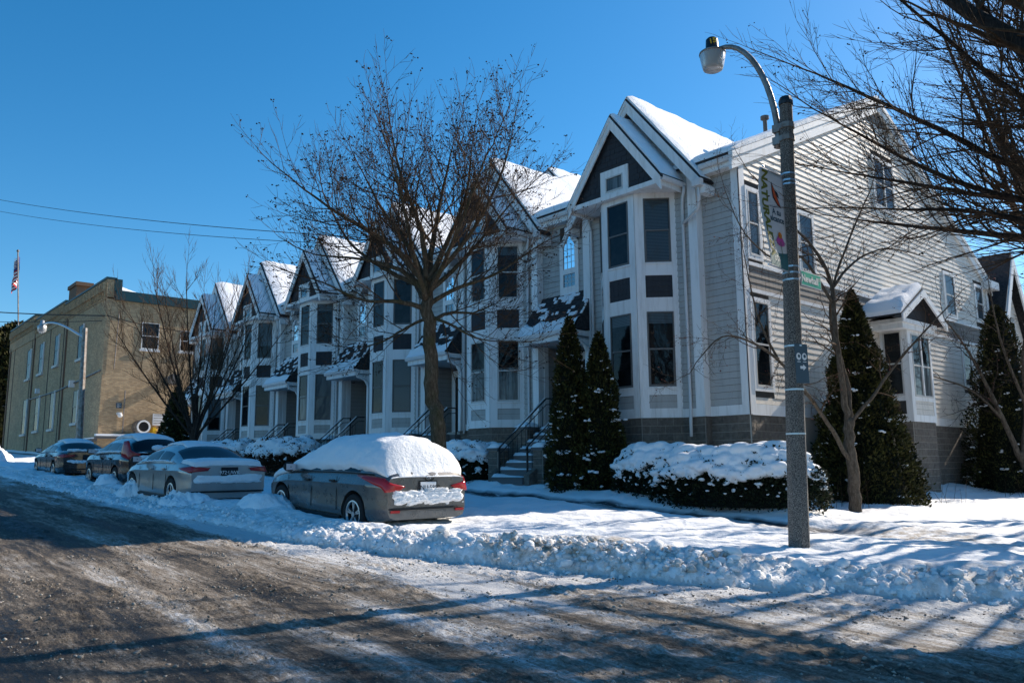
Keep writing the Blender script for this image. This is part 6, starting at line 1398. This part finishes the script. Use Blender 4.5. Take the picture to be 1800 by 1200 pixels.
def cedar(label, bx, by, zb, zt, rad, dens, seed, lean=(0, 0), prof=None, snow=60, group="cedars by the townhouses", lsize=.05):
    t = thing("cedar_tree", (bx, by, zb), label, "evergreen", group); rg = np.random.default_rng(seed); H_ = zt - zb
    pf = prof or (lambda h: (min(1, h / .12) * .25 + .75) * (1 - h) ** .62)
    N_ = int(dens); h = rg.uniform(0, 1, N_ * 2); rr = np.array([pf(x) for x in h]); k = rg.uniform(0, 1, N_ * 2) < (rr + .15); h, rr = h[k][:N_], rr[k][:N_]; th = rg.uniform(0, 2 * np.pi, len(h))
    lob = 1 + .22 * perlin(th * 1.9 + seed, h * 7) + .15 * perlin(th * 4.5 + seed, h * 16) + .06 * perlin(th * 12, h * 40); dep = rg.uniform(0, 1, len(h)) ** 2.6
    R0 = rad * rr * lob * (1 - .38 * dep) * (1 + .12 * (rg.uniform(0, 1, len(h)) > .9) * rg.uniform(0, 1, len(h))); x = bx + lean[0] * h + R0 * np.cos(th); y = by + lean[1] * h + R0 * np.sin(th); z = zb + H_ * h + rg.normal(0, .03, len(h))
    P_ = np.stack([x, y, z], 1); Nn = np.stack([np.cos(th), np.sin(th), np.full(len(h), .75)], 1)
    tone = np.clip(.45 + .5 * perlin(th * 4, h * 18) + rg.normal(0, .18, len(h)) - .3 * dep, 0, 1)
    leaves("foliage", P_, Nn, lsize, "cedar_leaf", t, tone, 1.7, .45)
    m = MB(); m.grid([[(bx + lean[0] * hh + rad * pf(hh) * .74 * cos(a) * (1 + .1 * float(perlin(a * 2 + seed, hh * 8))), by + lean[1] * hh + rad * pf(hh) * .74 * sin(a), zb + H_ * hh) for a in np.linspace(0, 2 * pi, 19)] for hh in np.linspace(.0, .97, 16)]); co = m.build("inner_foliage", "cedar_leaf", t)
    m = MB(); m.tube([(bx, by, zb - .3), (bx + lean[0] * .8, by + lean[1] * .8, zb + H_ * .8)], [.09, .02], 6); m.build("trunk", "bark_dark", t)
    if snow:
        m = MB()
        for q in range(snow):
            hh = rg.uniform(.03, .9) ** 1.25; a = rg.uniform(0, 2 * pi); r_ = rad * pf(hh) * rg.uniform(.92, 1.04); s = rg.uniform(.012, .05) * (1.2 - hh * .5)
            for w_ in range(rg.integers(1, 6)): m.ball((bx + lean[0] * hh + r_ * cos(a) + rg.normal(0, .05), by + lean[1] * hh + r_ * sin(a) + rg.normal(0, .05), zb + H_ * hh + rg.normal(0, .018)), (s * rg.uniform(.8, 1.6), s * rg.uniform(.8, 1.4), s * .6), n=6, k=4, jit=.35)
        m.build("snow_clumps", "snow", t, smooth=True, kind="stuff")
    return t
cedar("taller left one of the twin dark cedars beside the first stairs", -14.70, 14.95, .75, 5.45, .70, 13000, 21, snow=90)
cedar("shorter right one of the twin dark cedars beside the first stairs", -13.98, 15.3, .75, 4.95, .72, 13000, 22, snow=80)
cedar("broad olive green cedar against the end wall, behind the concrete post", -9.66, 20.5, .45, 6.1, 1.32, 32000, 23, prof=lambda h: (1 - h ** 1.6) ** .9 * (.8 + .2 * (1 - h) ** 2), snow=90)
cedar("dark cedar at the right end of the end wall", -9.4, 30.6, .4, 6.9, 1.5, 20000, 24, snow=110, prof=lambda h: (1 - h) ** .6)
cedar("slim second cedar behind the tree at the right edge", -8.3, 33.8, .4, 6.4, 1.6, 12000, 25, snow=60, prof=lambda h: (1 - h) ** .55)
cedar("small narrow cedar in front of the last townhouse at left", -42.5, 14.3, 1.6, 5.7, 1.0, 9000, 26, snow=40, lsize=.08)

def bush(label, cx, cy, rx, ry, h, seed, dens, snowcov=1.0, rot=0, leafy="yew_leaf", lsize=.045, vox=.027, group="snow-covered bushes by the townhouses"):
    z0 = gz(cx, cy) - .03; t = thing("bush", (cx, cy, z0), label, "bush", group); rg = np.random.default_rng(seed); ca, sa = cos(rot), sin(rot)
    def surf(th, ph, k=1.0):   # ph 0 = rim at the ground, pi/2 = top
        l = 1 + .10 * perlin(th * 1.6 + seed, ph * 2) + .07 * perlin(th * 4.5 + seed, ph * 5)
        px = rx * np.cos(th) * (np.cos(ph) ** .55 * .95 + .05) * l * k; py = ry * np.sin(th) * (np.cos(ph) ** .55 * .95 + .05) * l * k; pz = h * np.sin(ph) ** .75 * l * k
        return cx + px * ca - py * sa, cy + px * sa + py * ca, z0 + pz
    th = rg.uniform(0, 2 * np.pi, dens); ph = np.arcsin(rg.uniform(0, 1, dens)) * .96; dp = 1.04 - .3 * rg.uniform(0, 1, dens) ** 2.2
    x, y, z = surf(th, ph, dp); Nn = np.stack([np.cos(th) * np.cos(ph), np.sin(th) * np.cos(ph), np.sin(ph) + .2], 1)
    leaves("foliage", np.stack([x, y, z], 1), Nn, lsize, leafy, t, np.clip(.4 + rg.normal(0, .25, dens), 0, 1), 1.5, .7)
    m = MB(); m.grid([[tuple(float(v[0]) for v in surf(np.array([a]), np.array([b_]), .82)) for a in np.linspace(0, 2 * pi, 25)] for b_ in np.linspace(0.02, pi / 2 - .03, 9)]); m.build("inner_foliage", leafy, t)
    # pillows of snow, fused, thinning down the flanks
    m = MB(); n = int(400 * rx * ry * snowcov)
    for q in range(n):
        a = rg.uniform(0, 2 * pi); b_ = np.arcsin(rg.uniform(.42, 1) ** .9); low = float(np.sin(b_))
        if rg.uniform() < .12: b_ = np.arcsin(rg.uniform(.25, .6)); low = .3
        if float(perlin(a * 2.2 + seed, b_ * 4)) < -.42 and low < .93: continue
        X_, Y_, Z_ = surf(np.array([a]), np.array([b_]), 1.0); s = rg.uniform(.09, .2) * (.35 + .65 * low) * min(1, .5 + .5 * h)
        m.ball((float(X_[0]), float(Y_[0]), float(Z_[0]) + s * .05), (s * 1.25, s * 1.1, s * .62), n=10, k=6)
    for q in range(int(420 * snowcov)):
        a = rg.uniform(0, 2 * pi); b_ = rg.uniform(.12, .75); X_, Y_, Z_ = surf(np.array([a]), np.array([b_]), 1.02); s = rg.uniform(.014, .05); m.ball((float(X_[0]), float(Y_[0]), float(Z_[0])), (s * 1.3, s, s * .6), n=6, k=4)
    o_ = m.build("snow_cover", "snow", t, smooth=True); rm = o_.modifiers.new("r", 'REMESH'); rm.mode = 'VOXEL'; rm.voxel_size = vox; rm.use_smooth_shade = True; sm = o_.modifiers.new("s", 'SMOOTH'); sm.iterations = 4; sm.factor = .5
    return t
bush("widest snow-laden hedge, right behind the concrete post", -10.05, 15.2, 2.05, 1.15, 1.22, 31, 19000)
bush("left half of the wide snow-laden hedge below the corner bay window", -12.1, 15.5, 1.35, 1.0, 1.12, 32, 13000)
bush("snow-topped bush between the big tree's trunk and the nearest stairs", -19.4, 15.2, 1.15, .9, 1.15, 33, 8000, leafy="yew_leaf")
bush("low snow heaped bush hidden left of the big tree's trunk", -21.2, 15.6, 1.2, .8, 1.0, 34, 6000, leafy="brown_leaf")
bush("snow-topped bush behind the hatchback's roof, right of the block pier", -25.3, 14.7, 1.5, .95, 1.0, 35, 8000, leafy="brown_leaf", lsize=.055)
bush("bulky snow-topped bush between the silver sedan and the hatchback", -30.2, 14.4, 2.3, 1.2, 1.25, 36, 13000, leafy="brown_leaf", lsize=.06, vox=.045)
bush("snow-topped bush above the silver sedan, right of the left tree", -35.6, 14.6, 1.9, 1.1, 1.05, 37, 9000, leafy="brown_leaf", lsize=.07, vox=.05)
bush("far snow-topped bush left of the left street tree", -42.5, 13.4, 1.8, 1.1, .85, 38, 6000, leafy="brown_leaf", lsize=.07, vox=.05)
# dark conifer at the far left edge and a few weeds by the end wall
cedar("dark conifer at the extreme left edge beyond the brick building", -108, 17.5, 3.0, 18.5, 5.5, 12000, 40, snow=90, prof=lambda h: .75 + .25 * sin(h * 3) if h < .8 else (1 - h) * 4.6, lsize=.38, group="far evergreens")
wd2 = Twigs()
for k in range(46):
    x, y = rnd.choice(((-8.5, 22.6), (-8.2, 27.6), (-8.0, 29.8), (-9.0, 18.3))); x += rnd.gauss(0, .35); y += rnd.gauss(0, .35); z = gz(x, y); dx, dy = rnd.gauss(0, .2), rnd.gauss(0, .2); hh = rnd.uniform(.3, .9)
    wd2.add([(x, y, z - .05), (x + dx * .5, y + dy * .5, z + hh * .6), (x + dx, y + dy, z + hh)], [.006, .004, .002], 3)
tag(wd2.build("dry_stems", "bark_twig", None), "thin dry stems poking out of the snow by the end wall", "dry stems", None, "stuff")
